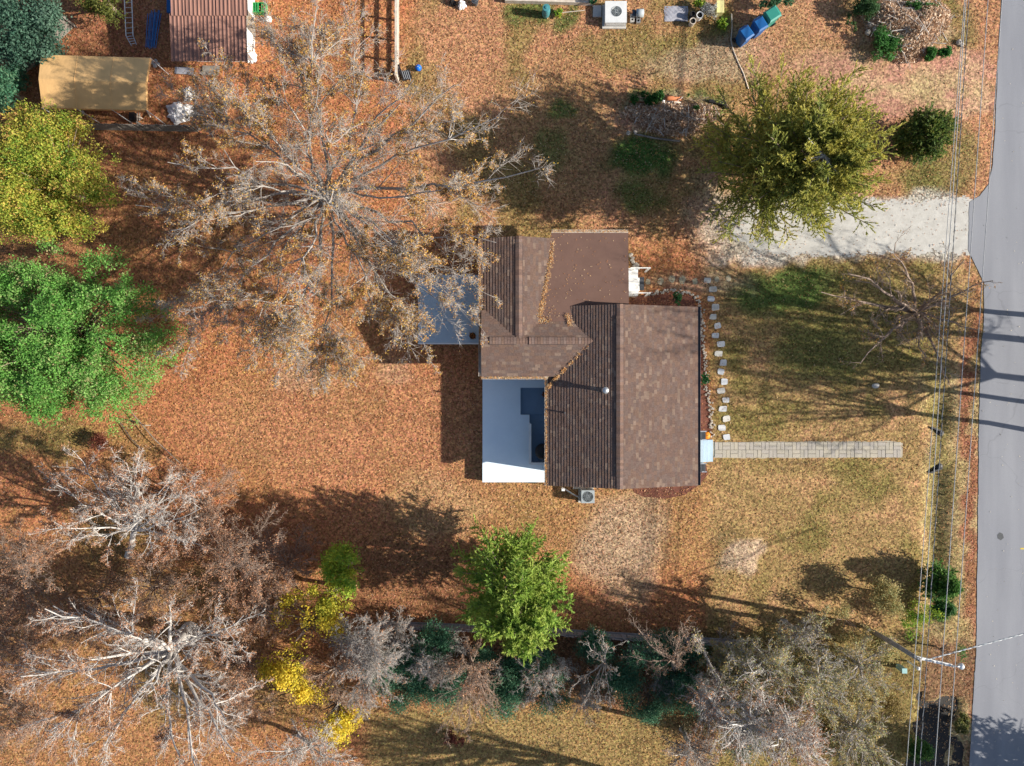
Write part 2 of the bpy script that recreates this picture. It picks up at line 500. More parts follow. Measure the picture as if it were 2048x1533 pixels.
def paint(px, py, x, y):
    """soil, litter and grass colour of the place at a photo position"""
    wx = px + 55 * (fbm(x, y, 2.2, 1) - .5) + 24 * (vn(x, y, .6, 2) - .5)
    wy = py + 55 * (fbm(x, y, 2.2, 4) - .5) + 24 * (vn(x, y, .6, 5) - .5)
    n1 = fbm(x, y, 3.0, 6)[:, None]; n2 = fbm(x, y, .9, 9)[:, None]
    col = np.tile(np.array(CL['litter']), (len(px), 1))

    def mixc(w, c):
        nonlocal col
        w = np.clip(w, 0, 1)
        w = w[:, None] if w.ndim == 1 else w
        col = col * (1 - w) + np.array(CL[c]) * w

    def el(cx, cy_, rx, ry, soft=.35):
        r = np.sqrt(((wx - cx) / rx) ** 2 + ((wy - cy_) / ry) ** 2)
        return 1 - smooth(1 - soft, 1 + soft, r)
    # front lawn
    lawn = smooth(1395, 1440, wx) * smooth(505, 540, wy)
    mixc(lawn, 'lawn')
    mixc(lawn * smooth(.52, .7, n1[:, 0]) * .8, 'olive')
    mixc(lawn * smooth(.5, .72, n2[:, 0]) * .5, 'pale')
    mixc(el(1250, 1000, 330, 150) * .6, 'lawn')
    mixc(el(1250, 1090, 90, 110) * .75, 'soil')
    mixc(el(1475, 1100, 42, 42, .15) * .95, 'soil')
    mixc(el(1700, 640, 170, 130) * .75, 'olive')
    mixc(el(1560, 580, 110, 45) * .85, 'green')
    mixc(el(1640, 700, 90, 60) * .35, 'green')
    mixc(smooth(1830, 1855, wx) * smooth(700, 760, wy) * .7, 'straw')
    mixc(el(1875, 1000, 26, 260) * .75, 'olive')
    mixc(el(1880, 780, 35, 100) * .6, 'olive')
    mixc(el(1945, 1050, 14, 520) * .9, 'red')
    mixc(el(1905, 1150, 22, 330) * .5, 'gold')
    # middle and top yard
    top = (1 - smooth(440, 520, wy)) * smooth(790, 830, wx)
    mixc(top * .75, 'pale')
    mixc(top * smooth(.5, .68, n1[:, 0]) * .65, 'olive')
    mixc(el(1330, 95, 190, 38) * .75, 'olive')
    mixc(el(1120, 280, 120, 160) * .35, 'olive')
    for (cx, cy_, rx, ry, w) in ((1280, 320, 80, 40, 1), (1300, 200, 60, 22, .9), (1400, 205, 50, 18, .9), (1130, 225, 25, 18, .8), (1110, 300, 40, 40, .6), (1280, 400, 45, 25, .7),
                                 (1075, 15, 28, 20, .8), (1130, 25, 20, 22, .8), (1030, 20, 25, 25, .7), (1440, 50, 20, 18, .9), (1745, 30, 45, 60, .4), (1255, 500, 20, 60, .5),
                                 (1310, 640, 1, 1, 0), (1900, 60, 60, 60, .5), (1860, 360, 60, 40, .5), (1920, 300, 30, 60, .5), (60, 870, 140, 30, .7), (130, 880, 60, 40, .6),
                                 (270, 890, 60, 60, .5), (220, 1060, 90, 70, .55), (330, 1180, 130, 40, .5), (320, 1390, 50, 60, .6), (590, 1390, 90, 60, .5)):
        mixc(el(cx, cy_, rx, ry) * w, 'green' if cy_ < 600 else 'olive')
    mixc(el(1440, 120, 140, 45) * .85, 'soil')
    mixc(el(1620, 90, 120, 130) * .7, 'pale')
    mixc(el(1800, 140, 230, 26) * .95, 'pink'); mixc(el(1820, 205, 210, 22) * .95, 'pink')
    tr = smooth(1560, 1660, wx) * (1 - smooth(1960, 1985, wx)) * smooth(98, 118, wy) * (1 - smooth(212, 232, wy))
    mixc(tr * .8, 'pink')
    mixc(tr * smooth(.5, .66, n2[:, 0]) * .45, 'straw')
    mixc(el(1850, 172, 120, 14) * .6, 'straw')
    mixc(el(1810, 60, 80, 65) * .9, 'soil'); mixc(el(1810, 60, 90, 75) * smooth(.5, .6, n2[:, 0]) * .7, 'litter')
    mixc(el(1335, 235, 105, 42) * .8, 'soil'); mixc(el(1335, 235, 105, 42) * smooth(.48, .6, n2[:, 0]) * .7, 'red')
    gm = smooth(1395, 1450, wx) * (1 - smooth(1925, 1950, wx)) * smooth(382, 402, wy) * (1 - smooth(508, 528, wy))
    mixc(gm * .95, 'gravel')
    mixc(el(1430, 440, 60, 90) * .6, 'soil')
    mixc(el(1390, 560, 110, 22) * .5, 'soil')
    # back yard: worn pale patches in the leaf carpet
    mixc(el(600, 760, 60, 35) * .5, 'soil'); mixc(el(780, 745, 40, 30) * .4, 'soil')
    mixc(el(700, 860, 330, 130) * .35, 'pale')
    mixc(el(870, 1010, 90, 60) * .35, 'straw')
    mixc(smooth(.55, .72, n1[:, 0]) * .18, 'olive')
    # bottom rough grass and wood floor
    mixc(smooth(1390, 1430, wy) * smooth(690, 760, wx) * (1 - smooth(1330, 1420, wx)) * .9, 'gold')
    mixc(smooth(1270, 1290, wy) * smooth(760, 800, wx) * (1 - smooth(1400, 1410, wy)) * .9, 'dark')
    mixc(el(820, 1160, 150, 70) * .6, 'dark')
    mixc(el(200, 1350, 420, 260) * .4, 'lawn')
    mixc(smooth(1250, 1300, wy) * smooth(1380, 1430, wx) * (1 - smooth(1830, 1850, wx)) * .7, 'olive')
    mixc(el(230, 50, 130, 80) * .55, 'red')
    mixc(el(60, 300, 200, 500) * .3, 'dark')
    return col * (.86 + .28 * n2)


gx = np.concatenate([[-900, -300, -120, -60], np.arange(-32, 32.01, .26), [60, 120, 300, 900]])
gy = np.concatenate([[-900, -300, -120, -50], np.arange(-26, 24.01, .26), [50, 120, 300, 900]])
X, Y = np.meshgrid(gx, gy)
gpx, gpy = px_of(X.ravel(), Y.ravel())
Z = ground_z(gpx, gpy)
far = (np.abs(X.ravel()) > 40) | (np.abs(Y.ravel()) > 40)
Z[far] = 0
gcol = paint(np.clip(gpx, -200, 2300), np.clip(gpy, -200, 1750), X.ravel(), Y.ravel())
nx, ny = len(gx), len(gy)
ii = np.arange(nx * ny).reshape(ny, nx)
GF = np.stack([ii[:-1, :-1], ii[:-1, 1:], ii[1:, 1:], ii[1:, :-1]], -1).reshape(-1, 4)
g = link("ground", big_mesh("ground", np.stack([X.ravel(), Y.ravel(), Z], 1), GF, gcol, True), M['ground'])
tag(g, kind="structure")


def sheet(name, pts_px, z, m, jag=0.0, step=.12, label=None, parent=None):
    """flat sheet with an uneven edge"""
    pts = P([p[0] for p in pts_px], [p[1] for p in pts_px], 0)[:, :2]
    out = []
    for i in range(len(pts)):
        a, b = pts[i], pts[(i + 1) % len(pts)]
        k = max(1, int(np.linalg.norm(b - a) / step)) if jag else 1
        for t in range(k):
            q = a + (b - a) * t / k
            if jag:
                q = q + jag * np.array([fbm(q[0:1], q[1:2], .8, 21)[0] - .5, fbm(q[0:1], q[1:2], .8, 25)[0] - .5]) * 2 + rng.normal(0, jag * .12, 2)
            out.append(q)
    mb = MB(); a = sum(out[i - 1][0] * out[i][1] - out[i][0] * out[i - 1][1] for i in range(len(out)))
    if a < 0: out = out[::-1]
    mb.add([(q[0], q[1], z) for q in out], [tuple(range(len(out)))])
    o = link(name, mb.mesh(name), m, parent)
    return tag(o, label, kind="structure")


road = [(2010, -700), (2003, 0), (1997, 110), (1990, 250), (1985, 330), (1977, 368), (1958, 392), (1938, 405), (1936, 500), (1950, 530), (1968, 565), (1967, 640), (1961, 720), (1957, 900),
        (1955, 1100), (1952, 1300), (1944, 1440), (1938, 1533), (1905, 2300), (2330, 2300), (2420, -700)]
sheet("road", road, .02, M['asphalt'], .035)


def rough_sheet(name, pts_px, z, m, cell=.09, warp=.5):
    pts = P([p[0] for p in pts_px], [p[1] for p in pts_px], 0)[:, :2]
    xs = np.arange(pts[:, 0].min() - 1, pts[:, 0].max() + .02, cell); ys = np.arange(pts[:, 1].min() - 1, pts[:, 1].max() + 1, cell)
    Xc, Yc = np.meshgrid(xs[:-1] + cell / 2, ys[:-1] + cell / 2)
    wx = Xc + warp * (fbm(Xc, Yc, 1.1, 21) - .5) + warp * .6 * (vn(Xc, Yc, .25, 23) - .5); wy = Yc + warp * (fbm(Xc, Yc, 1.1, 25) - .5) + warp * .6 * (vn(Xc, Yc, .25, 27) - .5)
    ins = np.zeros(Xc.shape, bool)
    for i in range(len(pts)):
        (x1, y1), (x2, y2) = pts[i - 1], pts[i]
        c = ((y1 > wy) != (y2 > wy)) & (wx < (x2 - x1) * (wy - y1) / (y2 - y1 + 1e-12) + x1)
        ins ^= c
    ins &= Xc < pts[:, 0].max() - .05
    gi = np.arange(len(xs) * len(ys)).reshape(len(ys), len(xs))
    F = np.stack([gi[:-1, :-1], gi[:-1, 1:], gi[1:, 1:], gi[1:, :-1]], -1)[ins]
    Xv, Yv = np.meshgrid(xs, ys)
    V = np.stack([Xv.ravel(), Yv.ravel(), np.full(Xv.size, z)], 1)
    u, inv = np.unique(F, return_inverse=True)
    return tag(link(name, big_mesh(name, V[u], inv.reshape(F.shape)), m), kind="structure")


rough_sheet("driveway", [(1946, 398), (1850, 397), (1740, 401), (1600, 408), (1500, 420), (1452, 445), (1460, 480), (1500, 500), (1560, 509), (1700, 511), (1840, 507), (1946, 508)], .008, M['gravel'])
sheet("ditch_floor", [(1800, 1370), (1950, 1370), (1950, 1660), (1780, 1660)], -.16, M['ditch_black'], .1)  # near-black sheet showing through the sunken strip of ground
M['paint_yellow'] = pmat("yellow_road_paint", (.65, .50, .08), (.5, .38, .07), 5, .8)
sheet("road_marking", [(2040, 1096), (2062, 1096), (2062, 1099), (2040, 1099)], .026, M['paint_yellow'])
M['tar'] = pmat("tar_patch", (.075, .08, .085), (.095, .10, .105), 5, .9)
sheet("road_patch", [(1994, 1070), (1999, 1065), (2005, 1068), (2007, 1076), (2001, 1081), (1995, 1077)], .026, M['tar'])

# ------------------------------------------------------------------ house
MS = .333
zR, zE = 3.88, 2.75
xR = P(1240, 790, zR)[0]; xEL = P(1095, 850, zE)[0]; xER = P(1395, 790, zE)[0]
mL, mR = (zR - zE) / (xR - xEL), (zR - zE) / (xER - xR)
yT = (P(1240, 610, zR)[1] + P(1395, 613, zE)[1]) / 2
yB = (P(1240, 975, zR)[1] + P(1395, 975, zE)[1]) / 2
zW = 3.45
yW = P(1037, 682, zW)[1]                # ridge of the cross wing
xN = P(1038, 580, zW)[0]                # ridge of the north wing
zWe = 2.92
yWS = P(1030, 753, zWe)[1]; xWL = P(963, 600, zWe)[0]
mWS = (zW - zWe) / (yW - yWS); mWL = (zW - zWe) / (xN - xWL)
yN = (P(1037, 474, zW)[1] + P(963, 476, zWe)[1]) / 2
xWE = xR - (zR - zW) / mL               # where the cross ridge dies into the main roof
xFR = P(1257, 540, 3.0)[0]; yFN = P(1180, 466, 2.93)[1]; yFS = P(1100, 660, 3.15)[1]; xFL = P(1060, 560, 3.05)[0]
zF = lambda y: 2.93 + (yFN - y) * .055

house = thing("house", "brown shingled house in the middle of the leafy yard", "house", ((xEL + xER) / 2, yB, 0))
PAL = np.array([(.145, .095, .078), (.153, .099, .078), (.136, .092, .078), (.162, .106, .082), (.140, .100, .086), (.146, .104, .089)])


def shingle_slope(pt, parent, u0, u1, v0, v1, axis, zf, clip=None, expo=.131):
    """one course object per row. axis 'x': water runs along x (courses parallel to y). v0 eave, v1 ridge."""
    sgn = 1 if v1 > v0 else -1
    n = int(abs(v1 - v0) / expo)
    e = abs(v1 - v0) / n
    for i in range(n):
        va = v0 + sgn * e * i - (sgn * .02 if i == 0 else 0); vb = v0 + sgn * e * (i + 1)
        vb2 = vb + sgn * .012
        V = []; Fs = []; cols = []
        u = u0 + rng.uniform(-.3, 0)
        while u < u1:
            w = rng.uniform(.12, .32)
            a, b = max(u, u0), min(u + w - .004, u1)
            u += w
            if clip:
                ca, cb = clip(va)
                cc, cd = clip(vb)
            else:
                ca, cb, cc, cd = u0, u1, u0, u1
            qa = [min(max(t, ca), cb) for t in (a, b)]; qb = [min(max(t, cc), cd) for t in (a, b)]
            if qa[1] - qa[0] < .004 and qb[1] - qb[0] < .004:
                continue
            th = .021 + (.004 if rng.random() < .3 else 0)
            k = len(V)

            def pt3(uu, vv, h):
                x, y = (vv, uu) if axis == 'x' else (uu, vv)
                return (x, y, zf(x, y) + h)
            V += [pt3(qa[0], va, th), pt3(qa[1], va, th), pt3(qb[1], vb2, .003), pt3(qb[0], vb2, .003), pt3(qa[0], va, -.004), pt3(qa[1], va, -.004)]
            flip = (axis == 'x') == (sgn > 0)
            f1, f2 = (k, k + 1, k + 2, k + 3), (k + 4, k + 5, k + 1, k)
            Fs += [f1[::-1], f2[::-1]] if flip else [f1, f2]
            c = PAL[rng.integers(len(PAL))] * rng.uniform(.92, 1.08)
            if rng.random() < .11:
                c = np.array((.220, .157, .123)) * rng.uniform(.8, 1.05)
            cols += [tuple(c)] * 6
        if Fs:
            mb = MB(); mb.v = V; mb.f = Fs; mb.c = cols; mb.n = len(V)
            part("shingle_course", mb, M['shingle'], parent, color=True)


def slab(poly_xyz, th, mb):
    n = len(poly_xyz)
    V = [tuple(p) for p in poly_xyz] + [(p[0], p[1], p[2] - th) for p in poly_xyz]
    mb.add(V, [tuple(range(n)), tuple(range(2 * n - 1, n - 1, -1))] + [(i, n + i, n + (i + 1) % n, (i + 1) % n) for i in range(n)])


zmL = lambda x, y: zR - mL * (xR - x)
zmR = lambda x, y: zR - mR * (x - xR)
zwS = lambda x, y: zW - mWS * (yW - y)
zwN = lambda x, y: zW - mWS * (y - yW)
zwL = lambda x, y: zW - mWL * (xN - x)
zwR = lambda x, y: zW - mWL * (x - xN)

mb = MB()
slab([(xEL, yB, zE - .02), (xR, yB, zR - .02), (xR, yT, zR - .02), (xEL, yT, zE - .02)], .16, mb)
slab([(xR, yB, zR - .02), (xER, yB, zE - .02), (xER, yT, zE - .02), (xR, yT, zR - .02)], .16, mb)
main_roof = part("main_roof", mb, M['trim'], house)
shingle_slope(None, main_roof, yB, yT, xER, xR, 'x', zmR)


def clip_main(v):          # the part of the west slope not under the wing
    z = zmL(v, 0)
    dy = (zW - z) / mWS if z < zW else 0
    lo = yB
    hi = yT
    if v < xWE:
        hi = max(yB, yW - (zW - z) / mWS + .05)
    return lo, hi


# west slope south of the valley, then the piece north of it
shingle_slope(None, main_roof, yB, yT, xEL, xR, 'x', zmL, clip_main)


def clip_main_n(v):
    z = zmL(v, 0)
    if v >= xWE: return yT, yT
    # north of the cross gable and above the flat roof
    lo = yW + (zW - z) / mWS - .05
    if z < zF(yT) - .05: return yT, yT
    return min(lo, yT), yT


shingle_slope(None, main_roof, yW - .2, yT, xEL, xWE + .1, 'x', zmL, clip_main_n)

mb = MB()
slab([(xWL, yWS, zWe - .02), (xWE, yWS, zWe - .02), (xWE, yW, zW - .02), (xWL, yW, zW - .02)], .16, mb)
yNe = yW + (yW - yWS)
slab([(xWL, yW, zW - .02), (xWE, yW, zW - .02), (xWE - .8, yNe - .4, zwN(0, yNe - .4) - .02), (xWL, yNe - .4, zwN(0, yNe - .4) - .02)], .1, mb)
slab([(xWL, yW - .1, zWe - .02), (xN, yW - .1, zW - .02), (xN, yN, zW - .02), (xWL, yN, zWe - .02)], .16, mb)
xFe = xN + (zW - 2.9) / mWL
slab([(xN, yW, zW - .02), (xFe, yW, 2.88), (xFe, yN, 2.88), (xN, yN, zW - .02)], .16, mb)
wing_roof = part("wing_roof", mb, M['trim'], house)
shingle_slope(None, wing_roof, xWL, xWE, yWS, yW, 'y', zwS, lambda v: (xWL, min(xWE, xR - (zR - zwS(0, v)) / mL + .05)))
shingle_slope(None, wing_roof, xWL, xWE, yNe - .2, yW, 'y', zwN, lambda v: (xWL, min(xWE, xR - (zR - zwN(0, v)) / mL + .05)))
shingle_slope(None, wing_roof, yW - .1, yN, xWL, xN, 'x', zwL, lambda v: (min(yN, yW + (zW - zwL(v, 0)) / mWS - .06), yN))
shingle_slope(None, wing_roof, yW - .1, yN, xFe, xN, 'x', zwR, lambda v: (min(yN, yW + (zW - zwR(v, 0)) / mWS - .06), yN))


def ridge_vent(parent, a, b, width, h, name="ridge_vent"):
    """raised vent strip covered by cap shingles"""
    a = np.array(a, float); b = np.array(b, float)
    d = (b - a) / np.linalg.norm(b - a); s = np.array([-d[1], d[0], 0])
    n = max(2, int(np.linalg.norm(b - a) / .135)); V = []; Fs = []; cs = []
    for i in range(n):
        p = a + (b - a) * i / n; q = a + (b - a) * (i + 1) / n + d * .004
        c = PAL[rng.integers(len(PAL))] * rng.uniform(.95, 1.35)
        k = len(V)
        hi, lo = h + .012, h
        V += [p - s * width - (0, 0, .12), p - s * width + (0, 0, hi - .05), p + (0, 0, hi), p + s * width + (0, 0, hi - .05), p + s * width - (0, 0, .12),
              q - s * width - (0, 0, .12), q - s * width + (0, 0, lo - .05), q + (0, 0, lo), q + s * width + (0, 0, lo - .05), q + s * width - (0, 0, .12)]
        Fs += [(k + j, k + j + 5, k + j + 6, k + j + 1)[::-1] for j in range(4)] + [(k, k + 1, k + 2, k + 3, k + 4), (k + 9, k + 8, k + 7, k + 6, k + 5)]
        cs += [tuple(c)] * 10
    m = MB(); m.v = [tuple(map(float, v)) for v in V]; m.f = Fs; m.c = cs; m.n = len(V)
    part(name, m, M['shingle'], parent, color=True)
    if name == "ridge_vent":
        mm = (a + b) / 2; ln_ = np.linalg.norm(b - a); rz_ = math.atan2(d[1], d[0]); mb_ = MB()
        for q_ in (-1, 1):
            e = mm + s * q_ * (width + .006); mb_.box((e[0], e[1], mm[2] + h - .085), (ln_, .014, .05), rz_)
        part("vent_slot", mb_, M['black'], parent)


def cap_row(parent, a, b):
    ridge_vent(parent, a, b, .15, .028, "ridge_cap")


yv0, yv1 = P(1240, 955, zR)[1], P(1240, 632, zR)[1]
ridge_vent(main_roof, (xR, yv0, zR), (xR, yv1, zR), .17, .042)
cap_row(main_roof, (xR, yB - .01, zR), (xR, yv0 - .02, zR)); cap_row(main_roof, (xR, yv1 + .02, zR), (xR, yT + .01, zR))
ridge_vent(wing_roof, (xN, yW + .25, zW), (xN, P(1037, 487, zW)[1], zW), .17, .036)
cap_row(wing_roof, (xN, P(1037, 485, zW)[1], zW), (xN, yN + .01, zW))
ridge_vent(wing_roof, (P(979, 682, zW)[0], yW, zW), (P(1033, 682, zW)[0], yW, zW), .17, .05)
ridge_vent(wing_roof, (P(1058, 682, zW)[0], yW, zW), (P(1150, 682, zW)[0], yW, zW), .17, .05)
cap_row(wing_roof, (xWL - .01, yW, zW), (P(978, 682, zW)[0], yW, zW)); cap_row(wing_roof, (P(1151, 682, zW)[0], yW, zW), (xWE + .1, yW, zW))
cap_row(wing_roof, (P(1034, 682, zW)[0], yW, zW), (P(1057, 682, zW)[0], yW, zW))

# low-slope brown membrane roof over the side porch
mb = MB()
slab([(xFL, yFS, zF(yFS)), (xFR, yFS, zF(yFS)), (xFR, yFN, zF(yFN)), (xFL + (P(1103, 466, 2.93)[0] - xFL) * 1.0, yFN, zF(yFN)), (xFL, P(1075, 640, 3.1)[1], zF(P(1075, 640, 3.1)[1]))], .18, mb)
low_roof = part("low_slope_roof", mb, M['membrane'], house)

# walls, foundation, openings
mb = MB()
o_ = .38
mb.prism([(xEL + o_, yB + o_), (xER - o_, yB + o_), (xER - o_, yT - o_), (xEL + o_, yT - o_)], 0, zE + .05)
mb.add([(xEL + o_, yB + o_, zE + .05), (xER - o_, yB + o_, zE + .05), (xR, yB + o_, zR - .2)], [(0, 1, 2)])
mb.add([(xEL + o_, yT - o_, zE + .05), (xER - o_, yT - o_, zE + .05), (xR, yT - o_, zR - .2)], [(2, 1, 0)])
part("wall", mb, M['siding'], house)
mb = MB()
mb.prism([(xWL + o_, yWS + o_), (xEL + o_ - .01, yWS + o_), (xEL + o_ - .01, yN - o_), (xWL + o_, yN - o_)], 0, zWe - .1)
mb.add([(xWL + o_, yWS + o_, zWe - .1), (xWL + o_, yW, zW - .25), (xWL + o_, yW + 1, zWe - .1)], [(0, 2, 1)])
part("wall", mb, M['siding'], house)
mb = MB()
mb.prism([(xEL + o_, yT - o_ + .01), (xFR - .25, yT - o_ + .01), (xFR - .25, yFN - .3), (xEL + o_, yFN - .3)], 0, 2.7)
part("wall", mb, M['siding'], house)
for (x, y, ax) in ((xER - o_, P(1395, 700, 2)[1], 'x'), (xER - o_, P(1395, 780, 2)[1], 'x'), (xR - 1.5, yB + o_, 'y'), (xR + 1.6, yB + o_, 'y'), (xWL + o_, yW + 2.6, 'x'), (xEL + 2.2, yFN - .3, 'y')):
    sx, sy = (.08, 1.0) if ax == 'x' else (1.0, .08)
    f = part("window", MB().box((x, y, 1.6), (sx, sy, 1.3)), M['white'], house)
    part("pane", MB().box((x, y, 1.6), (sx + (.02 if ax == 'x' else -.14), sy + (.02 if ax == 'y' else -.14), 1.14)), M['glass'], f)
d_ = part("door", MB().box((xER - o_, P(1400, 900, 1)[1], 1.65), (.07, .95, 2.1)), M['trim'], house)
part("handle", MB().box((xER - o_ + .06, P(1400, 900, 1)[1] - .36, 1.6), (.07, .05, .14)), M['metal'], d_)

# gutters
def gutter(a, b, z, w=.13, m='white'):
    mb = MB(); a = np.array(a); b = np.array(b); d = (b - a) / np.linalg.norm(b - a); s = np.array([-d[1], d[0]])
    c = (a + b) / 2; ln = np.linalg.norm(b - a); rz = math.atan2(d[1], d[0])
    mb.box((c[0], c[1], z - .06), (ln, w, .02), rz)
    for q in (-1, 1):
        e = c + s * q * (w / 2)
        mb.box((e[0], e[1], z - .02), (ln, .018, .1), rz)
    return part("gutter", mb, M[m], house)


gutter((xEL - .07, yB), (xEL - .07, yWS), zE - .03, m='wood_pale')
gutter((xER + .075, yB), (xER + .075, yT), zE - .03, m='dark')
gutter((xWL - .07, yWS), (xWL - .07, yN), zWe - .03, m='wood_pale')
gutter((xWL, yWS - .07), (xEL - .01, yWS - .07), zWe - .03, m='wood_pale')
gutter((P(1103, 466, 2.93)[0], yFN + .07), (xFR, yFN + .07), 2.90, m='wood_pale')

# vents on the west slope
def vent(px, py, r, h, cap, m, label):
    p = P(px, py, 3.5)
    z0 = zmL(p[0], 0)
    p = P(px, py, z0 + h); z0 = zmL(p[0], 0) - .05
    mb = MB().lathe((p[0], p[1], z0), [(r * 1.6, 0), (r * 1.2, .1), (r, .14), (r, h - .02), (cap, h), (cap * 1.02, h + .05), (cap * .75, h + .13), (cap * .2, h + .16)], 18)
    part("vent_pipe", mb, m, house, label, sm=True)


vent(1211, 781, .10, .40, .17, M['metal'], "silver mushroom-capped roof vent near the ridge")
vent(1129, 826, .035, .32, .05, M['dark'], "thin dark plumbing pipe near the west eave")

# leaves caught in gutters and valleys
def strip_leaves(pts, n, wd):
    pts = np.array(pts, float); t = rng.random(n) * (len(pts) - 1); k = np.minimum(t.astype(int), len(pts) - 2); f = (t - k)[:, None]
    c = pts[k] * (1 - f) + pts[k + 1] * f
    return c + np.column_stack([rng.normal(0, wd, n), rng.normal(0, wd, n), rng.random(n) * .04 + .01])


def px_line(pp, z):
    return [P(a, b, z) for a, b in pp]


def on_low(c):
    c = c.copy(); c[:, 2] = zF(c[:, 1]) + .01 + rng.random(len(c)) * .03
    return c


v1 = on_low(strip_leaves(px_line([(1107, 482), (1098, 540), (1087, 600), (1078, 632)], 3.1), 900, .075))
v1[:, 2] += .03
ptsl = [v1, on_low(strip_leaves(px_line([(1076, 640), (1098, 642)], 3.15), 160, .1)), on_low(strip_leaves(px_line([(1133, 628), (1141, 650)], 3.15), 140, .07)) + (0, 0, .05),
        on_low(np.column_stack([rng.uniform(xFL + 1, xFR - .1, 130), rng.uniform(yT + .2, yFN - .1, 130), np.zeros(130)])),
        on_low(np.column_stack([P(1095 + rng.normal(0, 14, 90), 615 + rng.normal(0, 22, 90), 3.1)[:, :2], np.zeros(90)])),
        strip_leaves([(xEL - .07, yB, zE), (xEL - .07, yWS, zE)], 420, .03), strip_leaves([(xWL - .07, yWS + 1.2, zWe), (xWL - .07, yN, zWe)], 650, .035),
        strip_leaves([(xWL, yWS - .07, zWe), (xEL, yWS - .07, zWe)], 420, .03), strip_leaves([(P(1105, 466, 2.93)[0], yFN + .07, 2.91), (xFR, yFN + .07, 2.91)], 300, .03)]
for t in np.linspace(0, 1, 6):
    x = xEL + (xWE - xEL) * t * .8
    ptsl.append(strip_leaves([(x, yW - (zW - zmL(x, 0)) / mWS, zmL(x, 0) + .03), (x + .2, yW - (zW - zmL(x + .2, 0)) / mWS, zmL(x + .2, 0) + .03)], int(130 * (1 - t) + 12), .045))
c = np.concatenate(ptsl)
nL = len(c)
V, Fq = leaf_faces(c, rng.normal(size=(nL, 3)) * (1, 1, .25), np.array([0, 0, 1]) + rng.normal(size=(nL, 3)) * .35, rng.uniform(.04, .085, nL), rng.uniform(.025, .045, nL))
pal = np.array([(.50, .25, .08), (.58, .36, .17), (.40, .17, .06), (.62, .46, .28)])
rl = link("roof_leaves", big_mesh("roof_leaves", V, Fq, np.repeat(pal[rng.integers(0, 4, nL)], 3, 0)), M['dryleaf'])
tag(rl, "orange dry leaves gathered in the roof valleys and gutters", "leaves", kind="stuff")

# ------------------------------------------------------------------ patio deck on the west side
zD = .5
pd = lambda *a: [P(x, y, zD)[:2] for x, y in a]
xi = xEL + .36
right = lambda y: (xi, P(1093, y, zD)[1])
deck = thing("patio_deck", "pale painted patio deck with sunken steps beside the brown house", "deck", P(1020, 960, 0))
poly = pd((965, 745), ) + [right(745), right(776)] + pd((1041, 776), (1041, 830), (1059, 830), (1059, 929)) + [right(929), right(965)] + pd((965, 965))
part("deck_floor", MB().prism(poly, 0, zD), M['deck'], deck)
inn = [P(1041, 776, .1)[:2], (xi, P(1041, 776, .1)[1]), (xi, P(1041, 929, .1)[1]), P(1041, 929, .1)[:2]]
a_, b_ = P(1041, 830, zD)[1], P(1041, 776, zD)[1]
x0_ = P(1041, 800, zD)[0]; x1_ = P(1059, 800, zD)[0]
part("landing", MB().prism([(x0_ + .003, a_ + .003), (xi, a_ + .003), (xi, b_ - .003), (x0_ + .003, b_ - .003)], 0, .36), M['deck_recess_shade'], deck, "blue-grey landing under the eave, recess shade in its colour")
y2_ = P(1059, 929, zD)[1]
for i, (ya, yb, z) in enumerate(((830, 843, .29), (843, 857, .21), (857, 870, .13))):
    part("step", MB().prism([(x1_ + .003, P(1059, yb, zD)[1]), (xi, P(1059, yb, zD)[1]), (xi, P(1059, ya, zD)[1] - .003), (x1_ + .003, P(1059, ya, zD)[1] - .003)], 0, z), M['deck_recess_shade'], deck)
part("lower_floor", MB().prism([(x1_ + .003, y2_ + .003), (xi, y2_ + .003), (xi, P(1059, 870, zD)[1] - .003), (x1_ + .003, P(1059, 870, zD)[1] - .003)], 0, .05), M['deck_recess_shade'], deck)
zt = 1.25
ra = [P(1060, 848, zt), P(1060, 928, zt), np.array([xi, P(1060, 928, zt)[1], zt])]
mb = MB()
mb.box(((ra[0] + ra[1]) / 2), (.13, abs(ra[0][1] - ra[1][1]), .05)); mb.box(((ra[1] + ra[2]) / 2) + (.065, 0, .003), (abs(ra[2][0] - ra[1][0]), .13, .05))
part("handrail", mb, M['white'], deck)
mb = MB()
for i in range(13):
    q = ra[0] + (ra[1] - ra[0]) * (i / 12); mb.box((q[0], q[1], (zt + zD) / 2 - .02), (.03, .03, zt - zD - .05))
for i in range(1, 8):
    q = ra[1] + (ra[2] - ra[1]) * (i / 8); mb.box((q[0], q[1], (zt + zD) / 2 - .02), (.03, .03, zt - zD - .05))
part("baluster", mb, M['white'], deck, kind="stuff")
p = P(1086, 905, .9)
gr = thing("covered_grill", "round black covered grill inside the deck railing", "grill", (p[0], p[1], .05))
part("cover", MB().lathe((p[0], p[1], .05), [(.34, 0), (.37, .25), (.40, .6), (.38, .78), (.22, .88), (.05, .91)], 22), M['black'], gr, sm=True)
part("skirt", MB().lathe((p[0], p[1], .03), [(.37, 0), (.38, .06)], 22), M['dark'], gr)


